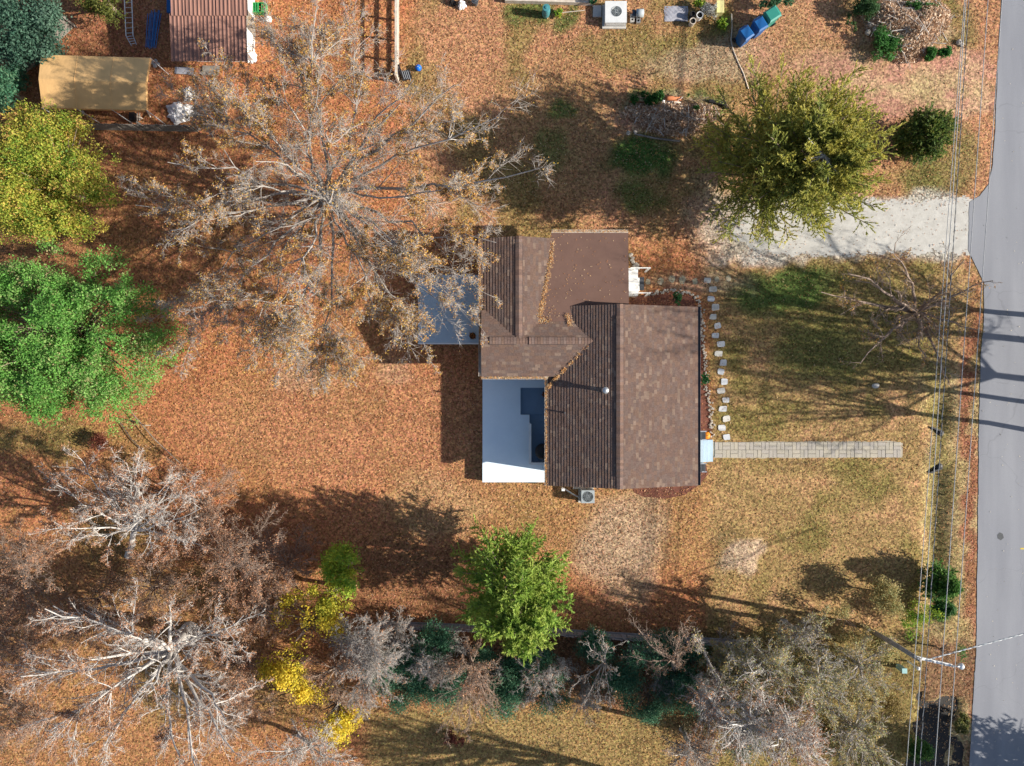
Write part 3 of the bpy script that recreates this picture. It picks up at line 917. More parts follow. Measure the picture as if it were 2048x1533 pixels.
def potted(px, py, z, r, col, label, loc_z=0, leafc=(.1, .04, .03)):
    p = P(px, py, z)
    t = thing("potted_plant", label, "plant pot", (p[0], p[1], loc_z))
    part("pot", MB().lathe((p[0], p[1], loc_z), [(r * .6, 0), (r * .9, .25), (r, .28), (r * .95, .3)], 14), M[col], t)
    n = 120
    d = unit(rng.normal(size=(n, 3)) + (0, 0, .7)); c = np.array([p[0], p[1], loc_z + .32]) + d * rng.uniform(.05, r * 1.25, (n, 1))
    V, Fq = leaf_faces(c, d, rng.normal(size=(n, 3)), np.full(n, .1), np.full(n, .06))
    part_np("plant", V, Fq, M['leaf'], t, np.repeat(np.array(leafc) * rng.uniform(.6, 1.4, (n, 1)), 3, 0))
    return t


potted(1090, 789, .6, .15, 'terracotta', "potted plant with dark red leaves on the deck landing under the eave", .36)

# small blue-grey deck under the big tree
zs = .45
sd = thing("side_deck", "blue grey deck under the big bare tree, west of the wing", "deck", P(900, 690, 0))
xw = xWL + .36
part("deck_floor", MB().prism([P(836, 550, zs)[:2], (xw, P(836, 550, zs)[1]), (xw, P(836, 686, zs)[1]), P(836, 686, zs)[:2]], .1, zs), M['porch'], sd)
part("edge_trim", MB().box(((P(836, 686, zs)[0] + xw) / 2, P(836, 686, zs)[1] - .04, zs - .03), (xw - P(836, 686, zs)[0], .07, .1)), M['white'], sd)
p = P(945, 672, zs + .3)
potted(945, 672, zs + .3, .17, 'soil', "dark planter with orange plant at the corner of the side deck", zs, (.35, .15, .05))

# ------------------------------------------------------------------ front steps and side porch
fp = thing("front_porch", "pale blue grey front porch steps at the end of the paver walkway", "porch", P(1410, 900, 0))
xw = xER - .36
yy0, yy1 = P(1400, 866, .6)[1], P(1400, 940, .6)[1]
part("porch_floor", MB().prism([(xw, yy1), (P(1407, 900, .6)[0], yy1), (P(1407, 900, .6)[0], yy0), (xw, yy0)], 0, .6), M['porch'], fp)
ys0, ys1 = P(1410, 881, .5)[1], P(1410, 925, .5)[1]
for a, b, z in ((1407, 1416.5, .42), (1416.5, 1426, .22)):
    part("step", MB().prism([(P(a, 900, z + .1)[0] - .05, ys1), (P(b, 900, z)[0], ys1), (P(b, 900, z)[0], ys0), (P(a, 900, z + .1)[0] - .05, ys0)], 0, z), M['porch'], fp)


def chair(px, py, label):
    p = P(px, py, 1.0); z = .6
    t = thing("porch_chair", label, "chair", (p[0], p[1], z), "dark chairs on the front porch")
    part("seat", MB().box((p[0], p[1], z + .42), (.34, .4, .05)), M['dark'], t)
    part("backrest", MB().box((p[0] - .16, p[1], z + .68), (.05, .4, .45)), M['dark'], t)
    for sx in (-1, 1):
        for sy in (-1, 1):
            part("leg", MB().box((p[0] + sx * .14, p[1] + sy * .17, z + .2), (.04, .04, .4)), M['black'], t)
    for sy in (-1, 1):
        part("armrest", MB().box((p[0], p[1] + sy * .21, z + .6), (.36, .05, .03)), M['alum'], t)


chair(1404, 871, "dark chair on the front porch beside the pumpkin")
chair(1404, 935, "dark chair on the front porch at the end away from the pumpkin")
p = P(1415, 872, .35)
pk = thing("pumpkin", "orange pumpkin beside the front porch steps", "pumpkin", (p[0], p[1], 0.0))
mb = MB(); V = []; nn = 32
for k in range(9):
    th = math.pi * k / 8
    for i in range(nn):
        a = 2 * math.pi * i / nn; r = .19 * math.sin(th) * (1 + .09 * abs(math.sin(4 * a))) + .004
        V.append((p[0] + r * math.cos(a), p[1] + r * math.sin(a), .16 - .16 * math.cos(th) * (1 - .1 * math.sin(th))))
mb.add(V, [(k * nn + i, k * nn + (i + 1) % nn, (k + 1) * nn + (i + 1) % nn, (k + 1) * nn + i) for k in range(8) for i in range(nn)])
part("body", mb, M['pumpkin'], pk, sm=True)
part("stem", MB().tube([(p[0], p[1], .3), (p[0] + .01, p[1], .36), (p[0] + .04, p[1] + .02, .4)], .018), M['wood_brown'], pk)

sp = thing("side_porch", "white side porch steps under the flat brown roof", "porch", P(1265, 590, 0))
zz = .55
yq0, yq1 = P(1262, 537, zz)[1], P(1262, 592, zz)[1]
part("porch_floor", MB().prism([(xFR - .3, yq1), (P(1276, 560, zz)[0], yq1), (P(1276, 560, zz)[0], yq0), (xFR - .3, yq0)], 0, zz), M['white'], sp)
for sy, py in ((1, 541), (-1, 590)):
    mb = MB(); q = P(1268, py, zz); mb.box((q[0] + .2, q[1], 1.3), (1.0, .05, .05)); mb.box((q[0] + .68, q[1], .65), (.07, .07, 1.3)); mb.box((q[0] - .1, q[1], .9), (.07, .07, .8))
    part("railing", mb, M['white'], sp)
part("step", MB().prism([(P(1276, 560, .3)[0] - .02, P(1276, 583, .3)[1]), (P(1279, 560, .3)[0], P(1276, 583, .3)[1]), (P(1279, 560, .3)[0], P(1276, 556, .3)[1]), (P(1276, 560, .3)[0] - .02, P(1276, 556, .3)[1])], 0, .28), M['white'], sp)
q0, q1 = P(1278, 555, .03), P(1288, 581, .03)
solo("door_mat", MB().box(((q0[0] + q1[0]) / 2, (q0[1] + q1[1]) / 2, .025), (q1[0] - q0[0], q0[1] - q1[1], .03)), M['dark'], "dark slate mat at the foot of the white side porch", "mat", ((q0[0] + q1[0]) / 2, (q0[1] + q1[1]) / 2, .01))

# ------------------------------------------------------------------ condenser and line
def lathe_fan(c, r, z):
    mb = MB()
    for i in range(5):
        a = 2 * math.pi * i / 5
        V = []
        for rr, da in ((.15, 0), (1, .05), (1, .75), (.15, .5)):
            V.append((c[0] + rr * r * math.cos(a + da), c[1] + rr * r * math.sin(a + da), z + (.03 if da > .3 else 0)))
        mb.add(V, [(0, 1, 2, 3)])
    mb.lathe((c[0], c[1], z), [(r * .22, 0), (r * .22, .05), (r * .1, .07)], 10)
    return mb


def ac_unit(name, label, px, py, w, d, h, r, m, off=(0, 0), n=18):
    p = P(px, py, h)
    t = thing(name, label, "air conditioner", (p[0], p[1], 0))
    part("pad", MB().box((p[0] - .03, p[1] - .03, .04), (w + .12, d + .12, .08)), M['concrete'], t)
    mb = MB()
    cx, cy_ = p[0] + off[0], p[1] + off[1]
    # casing with a round opening in its lid
    x0, x1, y0, y1 = p[0] - w / 2, p[0] + w / 2, p[1] - d / 2, p[1] + d / 2
    ring = [(cx + r * math.cos(2 * math.pi * i / 32), cy_ + r * math.sin(2 * math.pi * i / 32)) for i in range(32)]
    out = []
    for (x, y) in ring:
        dx, dy = x - cx, y - cy_
        s = min(((x1 if dx > 0 else x0) - cx) / dx if abs(dx) > 1e-6 else 1e9, ((y1 if dy > 0 else y0) - cy_) / dy if abs(dy) > 1e-6 else 1e9)
        out.append((cx + dx * s, cy_ + dy * s))
    # insert corners by snapping nearest ring points
    for (qx, qy) in ((x0, y0), (x1, y0), (x1, y1), (x0, y1)):
        k = min(range(32), key=lambda i: (out[i][0] - qx) ** 2 + (out[i][1] - qy) ** 2); out[k] = (qx, qy)
    V = [(x, y, h) for x, y in out] + [(x, y, h) for x, y in ring] + [(x, y, h - .22) for x, y in ring] + [(x, y, .08) for x, y in out]
    Fs = []
    for i in range(32):
        j = (i + 1) % 32
        Fs += [(i, j, 32 + j, 32 + i), (32 + i, 32 + j, 64 + j, 64 + i), (96 + i, 96 + j, j, i)]
    Fs.append(tuple(range(64, 96)))
    mb.add(V, Fs)
    part("casing", mb, m, t)
    part("fan_well", MB().lathe((cx, cy_, h - .21), [(r * .97, 0), (r * .97, .01)], 28), M['black'], t)
    part("fan", lathe_fan((cx, cy_), r * .88, h - .14), M['dark'], t)
    mb = MB()
    for q in (.3, .55, .78, 1.0):
        mb.tube([(cx + q * r * math.cos(2 * math.pi * i / 28), cy_ + q * r * math.sin(2 * math.pi * i / 28), h + .012) for i in range(29)], .006, 4)
    for i in range(n):
        a = 2 * math.pi * i / n
        mb.tube([(cx + .12 * r * math.cos(a), cy_ + .12 * r * math.sin(a), h + .01), (cx + r * math.cos(a), cy_ + r * math.sin(a), h + .005)], .005, 4)
    part("grille", mb, M['ac_grey'], t)
    mb = MB()
    for k in range(7):
        z = .2 + k * (h - .35) / 6
        for (c_, s_) in (((p[0], y0 - .008, z), (w * .9, .012, .02)), ((p[0], y1 + .008, z), (w * .9, .012, .02)), ((x0 - .008, p[1], z), (.012, d * .9, .02)), ((x1 + .008, p[1], z), (.012, d * .9, .02))):
            mb.box(c_, s_)
    part("louvre", mb, m, t, kind="stuff")
    return t


ac_unit("condenser", "square grey condenser unit with round fan beside the south gable wall", 1176, 994, .68, .66, .75, .27, M['ac_grey'])
mb = MB(); mb.tube([P(1125, 977, .25), P(1132, 980, .25), P(1148, 990, .18), P(1163, 997, .2)], .035, 8)
solo("refrigerant_line", mb, M['white'], "white insulated pipe running from the wall to the condenser", "pipe", P(1145, 988, 0), sm=True)
q = P(1125, 977, .5)
solo("electrical_box", MB().box((q[0], q[1], .9), (.16, .12, .3)).tube([(q[0], q[1], .76), (q[0], q[1], .1)], .02), M['white'], "small white box on the wall beside the condenser pipe", "electric box", (q[0], q[1], 0))
q = P(1160, 977, .3)
solo("wood_offcut", MB().box((q[0], q[1], .06), (.7, .12, .1), .04), M['wood_pale'], "pale board lying against the house wall behind the condenser", "board", (q[0], q[1], 0))

# ------------------------------------------------------------------ paths
path = sheet("path", [(1426, 885), (1500, 884), (1650, 883), (1790, 883), (1806, 886), (1804, 915), (1700, 916), (1560, 917), (1427, 917)], .014, M['dirt_sand'], .05)
PV = MB().box((0, 0, .0), (1, 1, 1))
# bevelled paver block
PV = MB(); b1 = .47
PV.add([(-.5, -.5, -.5), (.5, -.5, -.5), (.5, .5, -.5), (-.5, .5, -.5), (-.5, -.5, .3), (.5, -.5, .3), (.5, .5, .3), (-.5, .5, .3), (-b1, -b1, .5), (b1, -b1, .5), (b1, b1, .5), (-b1, b1, .5)],
       [(3, 2, 1, 0), (0, 1, 5, 4), (1, 2, 6, 5), (2, 3, 7, 6), (3, 0, 4, 7), (4, 5, 9, 8), (5, 6, 10, 9), (6, 7, 11, 10), (7, 4, 8, 11), (8, 9, 10, 11)])
paver_mats = [pmat("paver_%s" % n, c1, c2, 6, .9, .3, 50) for n, c1, c2 in (("grey", (.42, .385, .32), (.33, .30, .25)), ("buff", (.45, .405, .325), (.36, .325, .265)), ("dusky", (.41, .375, .325), (.33, .30, .265)))]
paver_me = []
for m in paver_mats:
    me = PV.mesh("paver"); me.materials.append(m); paver_me.append(me)


def paver(cx, cy_, w, d, rz=0):
    o = bpy.data.objects.new("paver", paver_me[rng.integers(3)])
    C.objects.link(o); o.parent = path
    o.location = (cx, cy_, .024 + rng.uniform(-.004, .006)); o.scale = (w, d, .05); o.rotation_euler = (rng.normal(0, .012), rng.normal(0, .012), rz + rng.normal(0, .02))


xa, xb = P(1429, 900)[0], P(1803, 900)[0]
ya, yb = P(1600, 884.5)[1], P(1600, 915.5)[1]
blk = (ya - yb) / 2
x = xa; k = 0
while x + blk <= xb + .05:
    for r_ in range(2):
        cyb = yb + blk * (r_ + .5)
        if (k + r_) % 2 == 0:
            for q in range(2):
                paver(x + blk / 2, cyb + (q - .5) * blk / 2, blk - .012, blk / 2 - .012)
        else:
            for q in range(2):
                paver(x + blk / 2 + (q - .5) * blk / 2, cyb, blk / 2 - .012, blk - .012)
    x += blk; k += 1

steps = bpy.data.objects.new("stepping_stone_path", None); C.objects.link(steps)
steps.location = tuple(P(1440, 720, 0)); tag(steps, kind="structure")
stone_px = [(1415, 561), (1426, 579), (1422, 598), (1431, 615), (1426, 634), (1436, 652), (1431, 671), (1442, 689), (1437, 708), (1447, 726), (1442, 744), (1449, 764), (1442, 782), (1452, 801), (1446, 818), (1453, 838), (1444, 856), (1453, 875)]
st_mats = [pmat("stepping_stone_%s" % n, a, b, 5, .85, .3, 40) for n, a, b in (("pale", (.60, .60, .60), (.48, .49, .50)), ("cool", (.52, .54, .57), (.43, .45, .48)), ("warm", (.60, .58, .53), (.48, .46, .42)))]
for i, (a, b) in enumerate(stone_px):
    p = P(a, b, .04); w, d = rng.uniform(.33, .39), rng.uniform(.27, .32); rz = rng.normal(0, .12)
    prof = []
    for (sx, sy) in ((-1, -1), (1, -1), (1, 1), (-1, 1)):     # square slab with worn corners
        jx, jy, k_ = rng.normal(0, .012), rng.normal(0, .012), rng.uniform(.03, .07)
        a1, a2 = (sx * (w / 2 - k_) + jx, sy * d / 2 + jy), (sx * w / 2 + jx, sy * (d / 2 - k_) + jy)
        prof += [a1, a2] if sx * sy < 0 else [a2, a1]
    prof = prof[2:] + prof[:2]
    prof = sorted(prof, key=lambda t: math.atan2(t[1], t[0]))
    mb = MB(); mb.prism([(p[0] + x * math.cos(rz) - y * math.sin(rz), p[1] + x * math.sin(rz) + y * math.cos(rz)) for x, y in prof], -.02, .045)
    part("stepping_stone", mb, st_mats[rng.integers(3)], steps)
rd = bpy.data.objects.new("flagstone_path", None); C.objects.link(rd); rd.location = tuple(P(1380, 562, 0)); tag(rd, kind="structure")
M['flag'] = pmat("buff_flagstone", (.42, .37, .27), (.33, .30, .20), 5, .9, .4, 30)
for (a, b, r_) in ((1296, 564, .14), (1321, 563, .17), (1344, 558, .17), (1365, 560, .19), (1390, 563, .15), (1434, 559, .13), (1457, 557, .14)):
    p = P(a, b, .02)
    mb = MB().prism([(p[0] + r_ * rng.uniform(.85, 1.1) * math.cos(t), p[1] + 1.2 * r_ * rng.uniform(.85, 1.1) * math.sin(t)) for t in np.linspace(0, 6.283, 11, endpoint=False)], -.02, .022)
    part("flagstone", mb, M['flag'], rd)

# front bed with its white stone edging
bed = sheet("flower_bed", [(1390, 612), (1385, 590), (1340, 583), (1290, 588), (1258, 598), (1258, 625), (1380, 640), (1380, 880), (1414, 876), (1424, 862), (1420, 810), (1416, 760), (1408, 700), (1404, 640), (1403, 622)], .01, M['mulch'], .05)
bed2 = sheet("flower_bed", [(1260, 960), (1268, 985), (1290, 995), (1330, 998), (1370, 990), (1400, 970), (1416, 950), (1412, 930), (1380, 940)], .011, M['mulch'], .05)
EDGE = [(1424, 872), (1423, 850), (1421, 830), (1418, 805), (1415, 780), (1413, 755), (1409, 720), (1407, 690), (1405, 660), (1403, 635), (1400, 615), (1395, 600), (1382, 589), (1360, 583), (1335, 582), (1310, 585), (1295, 588)]
EDGE2 = [(1258, 508), (1266, 518), (1271, 530), (1275, 540)]


def rock_mesh(seed, n1=6, n2=4):
    r = np.random.default_rng(seed); V = []; Fs = []
    for k in range(n2 + 1):
        th = math.pi * k / n2
        for i in range(n1):
            a = 2 * math.pi * (i + .5 * (k % 2)) / n1; q = r.uniform(.8, 1.1)
            V.append((math.sin(th) * math.cos(a) * q, math.sin(th) * math.sin(a) * q, math.cos(th) * .7 * q))
    for k in range(n2):
        for i in range(n1):
            Fs.append((k * n1 + i, (k + 1) * n1 + i, (k + 1) * n1 + (i + 1) % n1, k * n1 + (i + 1) % n1))
    mb = MB(); mb.add(V, Fs); return mb


M['pebble'] = pmat("white_stone", (.50, .45, .38), (.28, .245, .21), 5, .85, .3, 30)
peb = []
for s in range(5):
    me = rock_mesh(s).mesh("edging_stone"); me.materials.append(M['pebble']); peb.append(me)


def stones_along(pp, parent, n, size, sd=.05):
    pp = np.array(pp, float)
    seg = np.r_[0, np.cumsum(np.hypot(*np.diff(pp, axis=0).T))]
    for i in range(n):
        t = (i + rng.uniform(.2, .8)) / n * seg[-1]
        q = P(np.interp(t, seg, pp[:, 0]), np.interp(t, seg, pp[:, 1]), .04)
        o = bpy.data.objects.new("edging_stone", peb[rng.integers(5)]); C.objects.link(o)
        o.parent = parent
        o.location = (q[0] - parent.location[0] + rng.normal(0, sd), q[1] - parent.location[1] + rng.normal(0, sd), .05)
        s = size * rng.uniform(.7, 1.25); o.scale = (s, s * rng.uniform(.7, 1.1), s * .8); o.rotation_euler = (0, 0, rng.uniform(0, 6))


stones_along(EDGE, bed, 190, .062, .07)
stones_along(EDGE2, bed, 14, .10, .06)

# culvert under the walkway end
cv = thing("culvert_pipe", "dark culvert pipe ends in the roadside ditch beyond the paver walkway", "culvert", P(1874, 900, -.45))
mb = MB(); a, b = P(1877, 863, -.30), P(1874, 937, -.30)
nn = 14; V = []; Fs = []
for k in range(2):
    q = (a, b)[k]
    for rr in (.26, .21):
        for i in range(nn):
            an = 2 * math.pi * i / nn; V.append((q[0] + rr * math.cos(an), q[1], q[2] + rr * math.sin(an)))
for i in range(nn):
    j = (i + 1) % nn
    Fs += [(i, j, 2 * nn + j, 2 * nn + i), (nn + j, nn + i, 3 * nn + i, 3 * nn + j), (i, nn + i, nn + j, j), (2 * nn + j, 3 * nn + j, 3 * nn + i, 2 * nn + i)]
mb.add(V, Fs); part("pipe", mb, M['black'], cv)
for (q, s) in ((P(1872, 864, -.2), 1), (P(1870, 936, -.2), -1)):
    part("headwall", MB().prism([(q[0] - .38, q[1] + .22 * s), (q[0] + .3, q[1] - .03 * s), (q[0] + .3, q[1] + .05 * s), (q[0] - .30, q[1] + .28 * s)], -.6, -.03), M['black'], cv)

# ------------------------------------------------------------------ utility pole and wires
zp = 5.6
top = P(1835, 1317, zp)
pole = thing("utility_pole", "tall wooden utility pole with pale crossarm and lamp by the road", "utility pole", (top[0], top[1], 0))
part("pole", MB().tube([(top[0] + .35, top[1] - .5, 0), (top[0] + .15, top[1] - .2, 3), (top[0], top[1], zp + .2)], [.13, .115, .09], 12), M['pole'], pole, sm=True)
e0, e1 = P(1830, 1314, zp), P(1903, 1331, zp)
mid = (e0 + e1) / 2; ln = np.linalg.norm(e1 - e0)
part("crossarm", MB().box(mid, (ln, .11, .12), math.atan2(e1[1] - e0[1], e1[0] - e0[0])), M['white'], pole)
for t in (.02, .45, .75, .97):
    q = e0 + (e1 - e0) * t
    part("insulator", MB().lathe((q[0], q[1], zp + .06), [(.03, 0), (.05, .05), (.03, .1), (.045, .14), (.02, .17)], 10), M['metal'], pole)
lp = P(1922, 1333, zp)
arm = part("lamp_arm", MB().tube([e1, (e1 + lp) / 2 + (0, 0, .1), lp + (0, 0, .05)], .03, 8), M['alum'], pole)
part("lamp", MB().lathe((lp[0], lp[1], zp - .12), [(.06, 0), (.13, .04), (.15, .12), (.12, .2), (.05, .25)], 16), M['alum'], pole, sm=True)
0 and part("transformer", MB().lathe((top[0] - .1, top[1] + .32, zp - 2.2), [(.18, 0), (.2, .05), (.2, .7), (.12, .8)], 14), M['ac_grey'], pole)
for i, (ax, bx, r_, lb) in enumerate(((1929, 1813, .014, "power line nearest to the house, leftmost of the overhead wires"), (1932, 1828, .017, "power line close beside the leftmost overhead wire"),
                                       (1938, 1840, .014, "broken-looking twisted power line, third overhead wire from the house"), (1976, 1870, .016, "power line between the twisted wire and the one nearest the road"),
                                       (2004, 1896, .016, "power line nearest to the road, rightmost of the overhead wires"))):
    y0, y1 = -350, 1900
    f = lambda y: ax + (bx - ax) * y / 1533
    a, b = P(f(y0), y0, zp + .15), P(f(y1), y1, zp + .15)
    n = 24; mb = MB()
    tt = np.linspace(0, 1, n + 1)
    pts = a + (b - a) * tt[:, None]
    if i == 2:
        ts = np.linspace(0, 1, 500); ps = a + (b - a) * ts[:, None]; w = ts * 2 * math.pi * 60
        mb.tube(ps + np.column_stack([.014 * np.cos(w), 0 * w, .014 * np.sin(w)]), .011, 4)
    else:
        mb.tube(pts, r_, 5)
    o = solo("power_line", mb, M['wire'], lb, "power line", a, "overhead wires along the road")
    if i == 2:
        mb = MB(); mb.tube(ps + np.column_stack([-.014 * np.cos(w), 0 * w, -.014 * np.sin(w)]), .013, 4)
        o2 = link("black_conductor", mb.mesh("black_conductor", a), M['wire_dark'], o)
a, b = P(1850, 1321, zp), P(2300, 1200, zp + .6)
ts = np.linspace(0, 1, 260); ps = a + (b - a) * ts[:, None]; w = ts * 2 * math.pi * 22
o = solo("service_cable", MB().tube(ps + np.column_stack([0 * w, .018 * np.cos(w), .018 * np.sin(w)]), .016, 5), M['white'], "twisted white and grey service cable crossing over the road from the pole", "cable", a)
link("grey_conductor", MB().tube(ps - np.column_stack([0 * w, .018 * np.cos(w), .018 * np.sin(w)]), .016, 5).mesh("grey_conductor", a), M['ac_grey'], o)
q = P(1806, 1340, .5)
t = thing("utility_pedestal", "small pale teal utility pedestal in the brush beside the pole", "utility box", (q[0], q[1], 0))
part("body", MB().box((q[0], q[1], .3), (.22, .22, .6)), M['teal_box'], t)
part("lid", MB().box((q[0], q[1], .63), (.26, .26, .06)), M['teal_box'], t)
q = P(1822, 1327, .3)
solo("white_marker", MB().tube([(q[0], q[1], 0), (q[0], q[1], .9)], .05, 8).lathe((q[0], q[1], .9), [(.09, 0), (.09, .1), (.03, .14)], 8), M['white'], "white marker post in the grass by the teal pedestal", "post", (q[0], q[1], 0))
q = P(1752, 772, .1)
o = solo("boulder", MB().add(*[(np.array(r_.v) * (.22, .15, .14) + (q[0], q[1], .06), r_.f) for r_ in [rock_mesh(9, 9, 6)]][0]), M['concrete'], "pale grey round stone lying alone on the front lawn", "stone", (q[0], q[1], 0), sm=True)

# ------------------------------------------------------------------ fences
def plank_fence(name, label, a, b, h, m, pw=.145, lean=.02, rail_side=1):
    A, B = P(*a, 0), P(*b, 0)
    t = thing(name, label, "fence", (A + B) / 2)
    d = (B - A); ln = np.linalg.norm(d); d /= ln; s = np.array([-d[1], d[0], 0]) * rail_side; rz = math.atan2(d[1], d[0])
    base = np.array(root_loc(t))
    me = MB().add([(-.5, -.5, 0), (.5, -.5, 0), (.5, .5, 0), (-.5, .5, 0), (-.5, -.5, .97), (.5, -.5, .97), (.5, .5, .97), (-.5, .5, .97), (-.25, -.5, 1), (.25, -.5, 1), (.25, .5, 1), (-.25, .5, 1)],
                  [(3, 2, 1, 0), (0, 1, 5, 4), (1, 2, 6, 5), (2, 3, 7, 6), (3, 0, 4, 7), (4, 5, 9, 8), (6, 7, 11, 10), (8, 9, 10, 11), (5, 6, 10, 9), (7, 4, 8, 11)]).mesh("plank")
    me.materials.append(m)
    for i in range(int(ln / pw)):
        q = A + d * (i + .5) * pw - base
        o = bpy.data.objects.new("plank", me); C.objects.link(o); o.parent = t
        o.location = (q[0], q[1], q[2]); o.scale = (pw - .01, .022, h * rng.uniform(.95, 1.03)); o.rotation_euler = (rng.normal(0, lean), rng.normal(0, .012), rz)
    for z in (h * .2, h * .8):
        c = (A + B) / 2 + s * .04
        part("rail", MB().box((c[0], c[1], z), (ln, .045, .09), rz), m, t)
    n = max(2, int(ln / 2.4) + 1)
    for i in range(n):
        q = A + (B - A) * i / (n - 1) + s * .1
        part("post", MB().box((q[0], q[1], h * .5), (.09, .09, h + .05), rz), m, t)


plank_fence("wooden_fence", "grey board fence at the south edge of the yard behind the shrubs", (1085, 1256), (1482, 1280), 1.15, M['wood_slate'])
plank_fence("wooden_fence", "grey board fence running on west behind the bright cedar", (760, 1242), (1082, 1255), 1.15, M['wood_slate'])
plank_fence("wooden_fence", "weathered slanting fence at the top left corner by the dark shrubs", (150, 52), (8, 190), 1.1, M['wood_grey'])
plank_fence("wooden_fence", "weathered fence just below the tan canopy", (78, 258), (400, 264), .9, M['wood_grey'])
# three-rail fence at the top
A, B = P(797, -40, 0), P(800, 165, 0)
t = thing("rail_fence", "pale three-rail fence running down from the top edge", "fence", (A + B) / 2)
for z in (.28, .62, 1.0):
    c = (A + B) / 2
    part("rail", MB().box((c[0], c[1], z), (.05 if z < 1 else .13, abs(A[1] - B[1]), .12 if z < 1 else .05), 0), M['wood_pale'], t)
for i in range(6):
    q = A + (B - A) * i / 5
    part("post", MB().box((q[0] - .08, q[1], .48), (.10, .10, .96)), M['wood_pale'], t)

# ------------------------------------------------------------------ tan canopy
zc0, zc1 = 1.9, 2.45
cn = [P(82, 110, zc0), P(300, 116, zc0), P(293, 221, zc0), P(84, 216, zc0)]
rg = [P(77, 158, zc1), P(291, 166, zc1)]
ct = thing("canopy_shelter", "tan fabric canopy shelter with tree shadows across its roof", "canopy", (cn[0] + cn[2]) / 2 * (1, 1, 0))
mb = MB(); nx_ = 24
def surf(a, b, r0, r1, k, v):
    t = k / nx_; e = a + (b - a) * t; r = r0 + (r1 - r0) * t
    sag = -.035 * (1 - math.cos(2 * math.pi * t * 3)) * .5 * math.sin(math.pi * v)
    return e + (r - e) * v + np.array([0, 0, sag])
for (a, b, fl) in ((cn[0], cn[1], 0), (cn[3], cn[2], 1)):
    V = [surf(a, b, rg[0], rg[1], k, v / 6) for k in range(nx_ + 1) for v in range(7)]
    Fs = [(k * 7 + v, (k + 1) * 7 + v, (k + 1) * 7 + v + 1, k * 7 + v + 1) for k in range(nx_) for v in range(6)]
    mb.add(V, Fs if fl else [f[::-1] for f in Fs])
part("roof_cloth", mb, M['tarp'], ct, sm=True)
mb = MB()
for i in range(4):
    a, b = cn[i], cn[(i + 1) % 4]
    if i in (0, 2):
        mb.add([a, b, b - (0, 0, .18), a - (0, 0, .18)], [(0, 1, 2, 3)])
    else:
        r = rg[1] if i == 1 else rg[0]
        mb.add([a, r, b, b - (0, 0, .18), r - (0, 0, .18), a - (0, 0, .18)], [(0, 1, 4, 5), (1, 2, 3, 4)])
part("valance", mb, M['tarp'], ct)
for f_ in (0, 1 / 3, 2 / 3, 1):
    for a, b in ((cn[0], cn[1]), (cn[3], cn[2])):
        q = a + (b - a) * f_
        part("leg", MB().tube([(q[0], q[1], 0), (q[0], q[1], zc0 - .02)], .025, 8), M['alum'], ct)
for f_ in (1 / 3, 2 / 3):
    a, b, r = cn[0] + (cn[1] - cn[0]) * f_, cn[3] + (cn[2] - cn[3]) * f_, rg[0] + (rg[1] - rg[0]) * f_
    part("rafter", MB().tube([a + (0, 0, .0), r + (0, 0, .012), b + (0, 0, .0)], .010, 6), M['tarp'], ct)
mb = MB(); q = P(168, 226, .4)
mb.tube([P(160, 222, .1), P(168, 230, .5)], .03); mb.tube([P(164, 220, .1), P(170, 228, .4)], .03)
solo("metal_stakes", mb, M['alum'], "pair of short metal stakes at the canopy's lower edge", "stakes", P(165, 226, 0))
q = P(270, 234, .3)
t = thing("sawhorse", "small dark crate with a pale slatted stand below the canopy", "crate", (q[0], q[1], 0))
part("crate", MB().box((q[0] - .12, q[1], .2), (.3, .4, .4)), M['black'], t)
for k in range(2):
    part("slat", MB().box((q[0] + .12 + k * .12, q[1], .3), (.05, .42, .03)), M['wood_pale'], t)
part("brace", MB().box((q[0] + .18, q[1], .15), (.16, .05, .3)), M['wood_pale'], t)
solo("wood_prop", MB().tube([P(294, 224, .0), P(301, 234, .3)], .035), M['wood_pale'], "short stick leaning at the canopy corner", "stick", P(296, 228, 0))
solo("garden_rake", MB().tube([P(384, 228, .1), P(402, 237, .1)], .025).box(P(384, 228, .08), (.04, .35, .05)), M['wood_pale'], "rake lying on the leaves beside the white sheet", "rake", P(392, 232, 0))

# ------------------------------------------------------------------ shed
zs0 = 2.1
sc_ = [P(350, -60, zs0), P(500, -60, zs0), P(492, 128, zs0), P(344, 126, zs0)]
sh = thing("shed", "white shed with a rusty corrugated roof at the top left", "shed", P(420, 60, 0))
x0, x1, y1, y0 = P(346, 40, zs0)[0], P(497, 40, zs0)[0], P(420, -90, zs0)[1], P(420, 118, zs0)[1]
part("wall", MB().prism([(x0 + .3, y0 + .8), (x1 - .45, y0 + .8), (x1 - .45, y1), (x0 + .3, y1)], 0, zs0 - .06), M['white'], sh)
ym = P(420, 36, zs0)[1]


def corrugated(xa, xb, ya, yb, z0, z1, pitch=.20, amp=.03):
    n = int((xb - xa) / pitch * 6); V = []; Fs = []
    for i in range(n + 1):
        x = xa + (xb - xa) * i / n; w = amp * max(-.2, math.cos(2 * math.pi * (x - xa) / pitch)) ** 1
        V += [(x, ya, z0 + w), (x, yb, z1 + w)]
    Fs = [(2 * i, 2 * i + 2, 2 * i + 3, 2 * i + 1) for i in range(n)]
    mb = MB(); mb.add(V, Fs); return mb


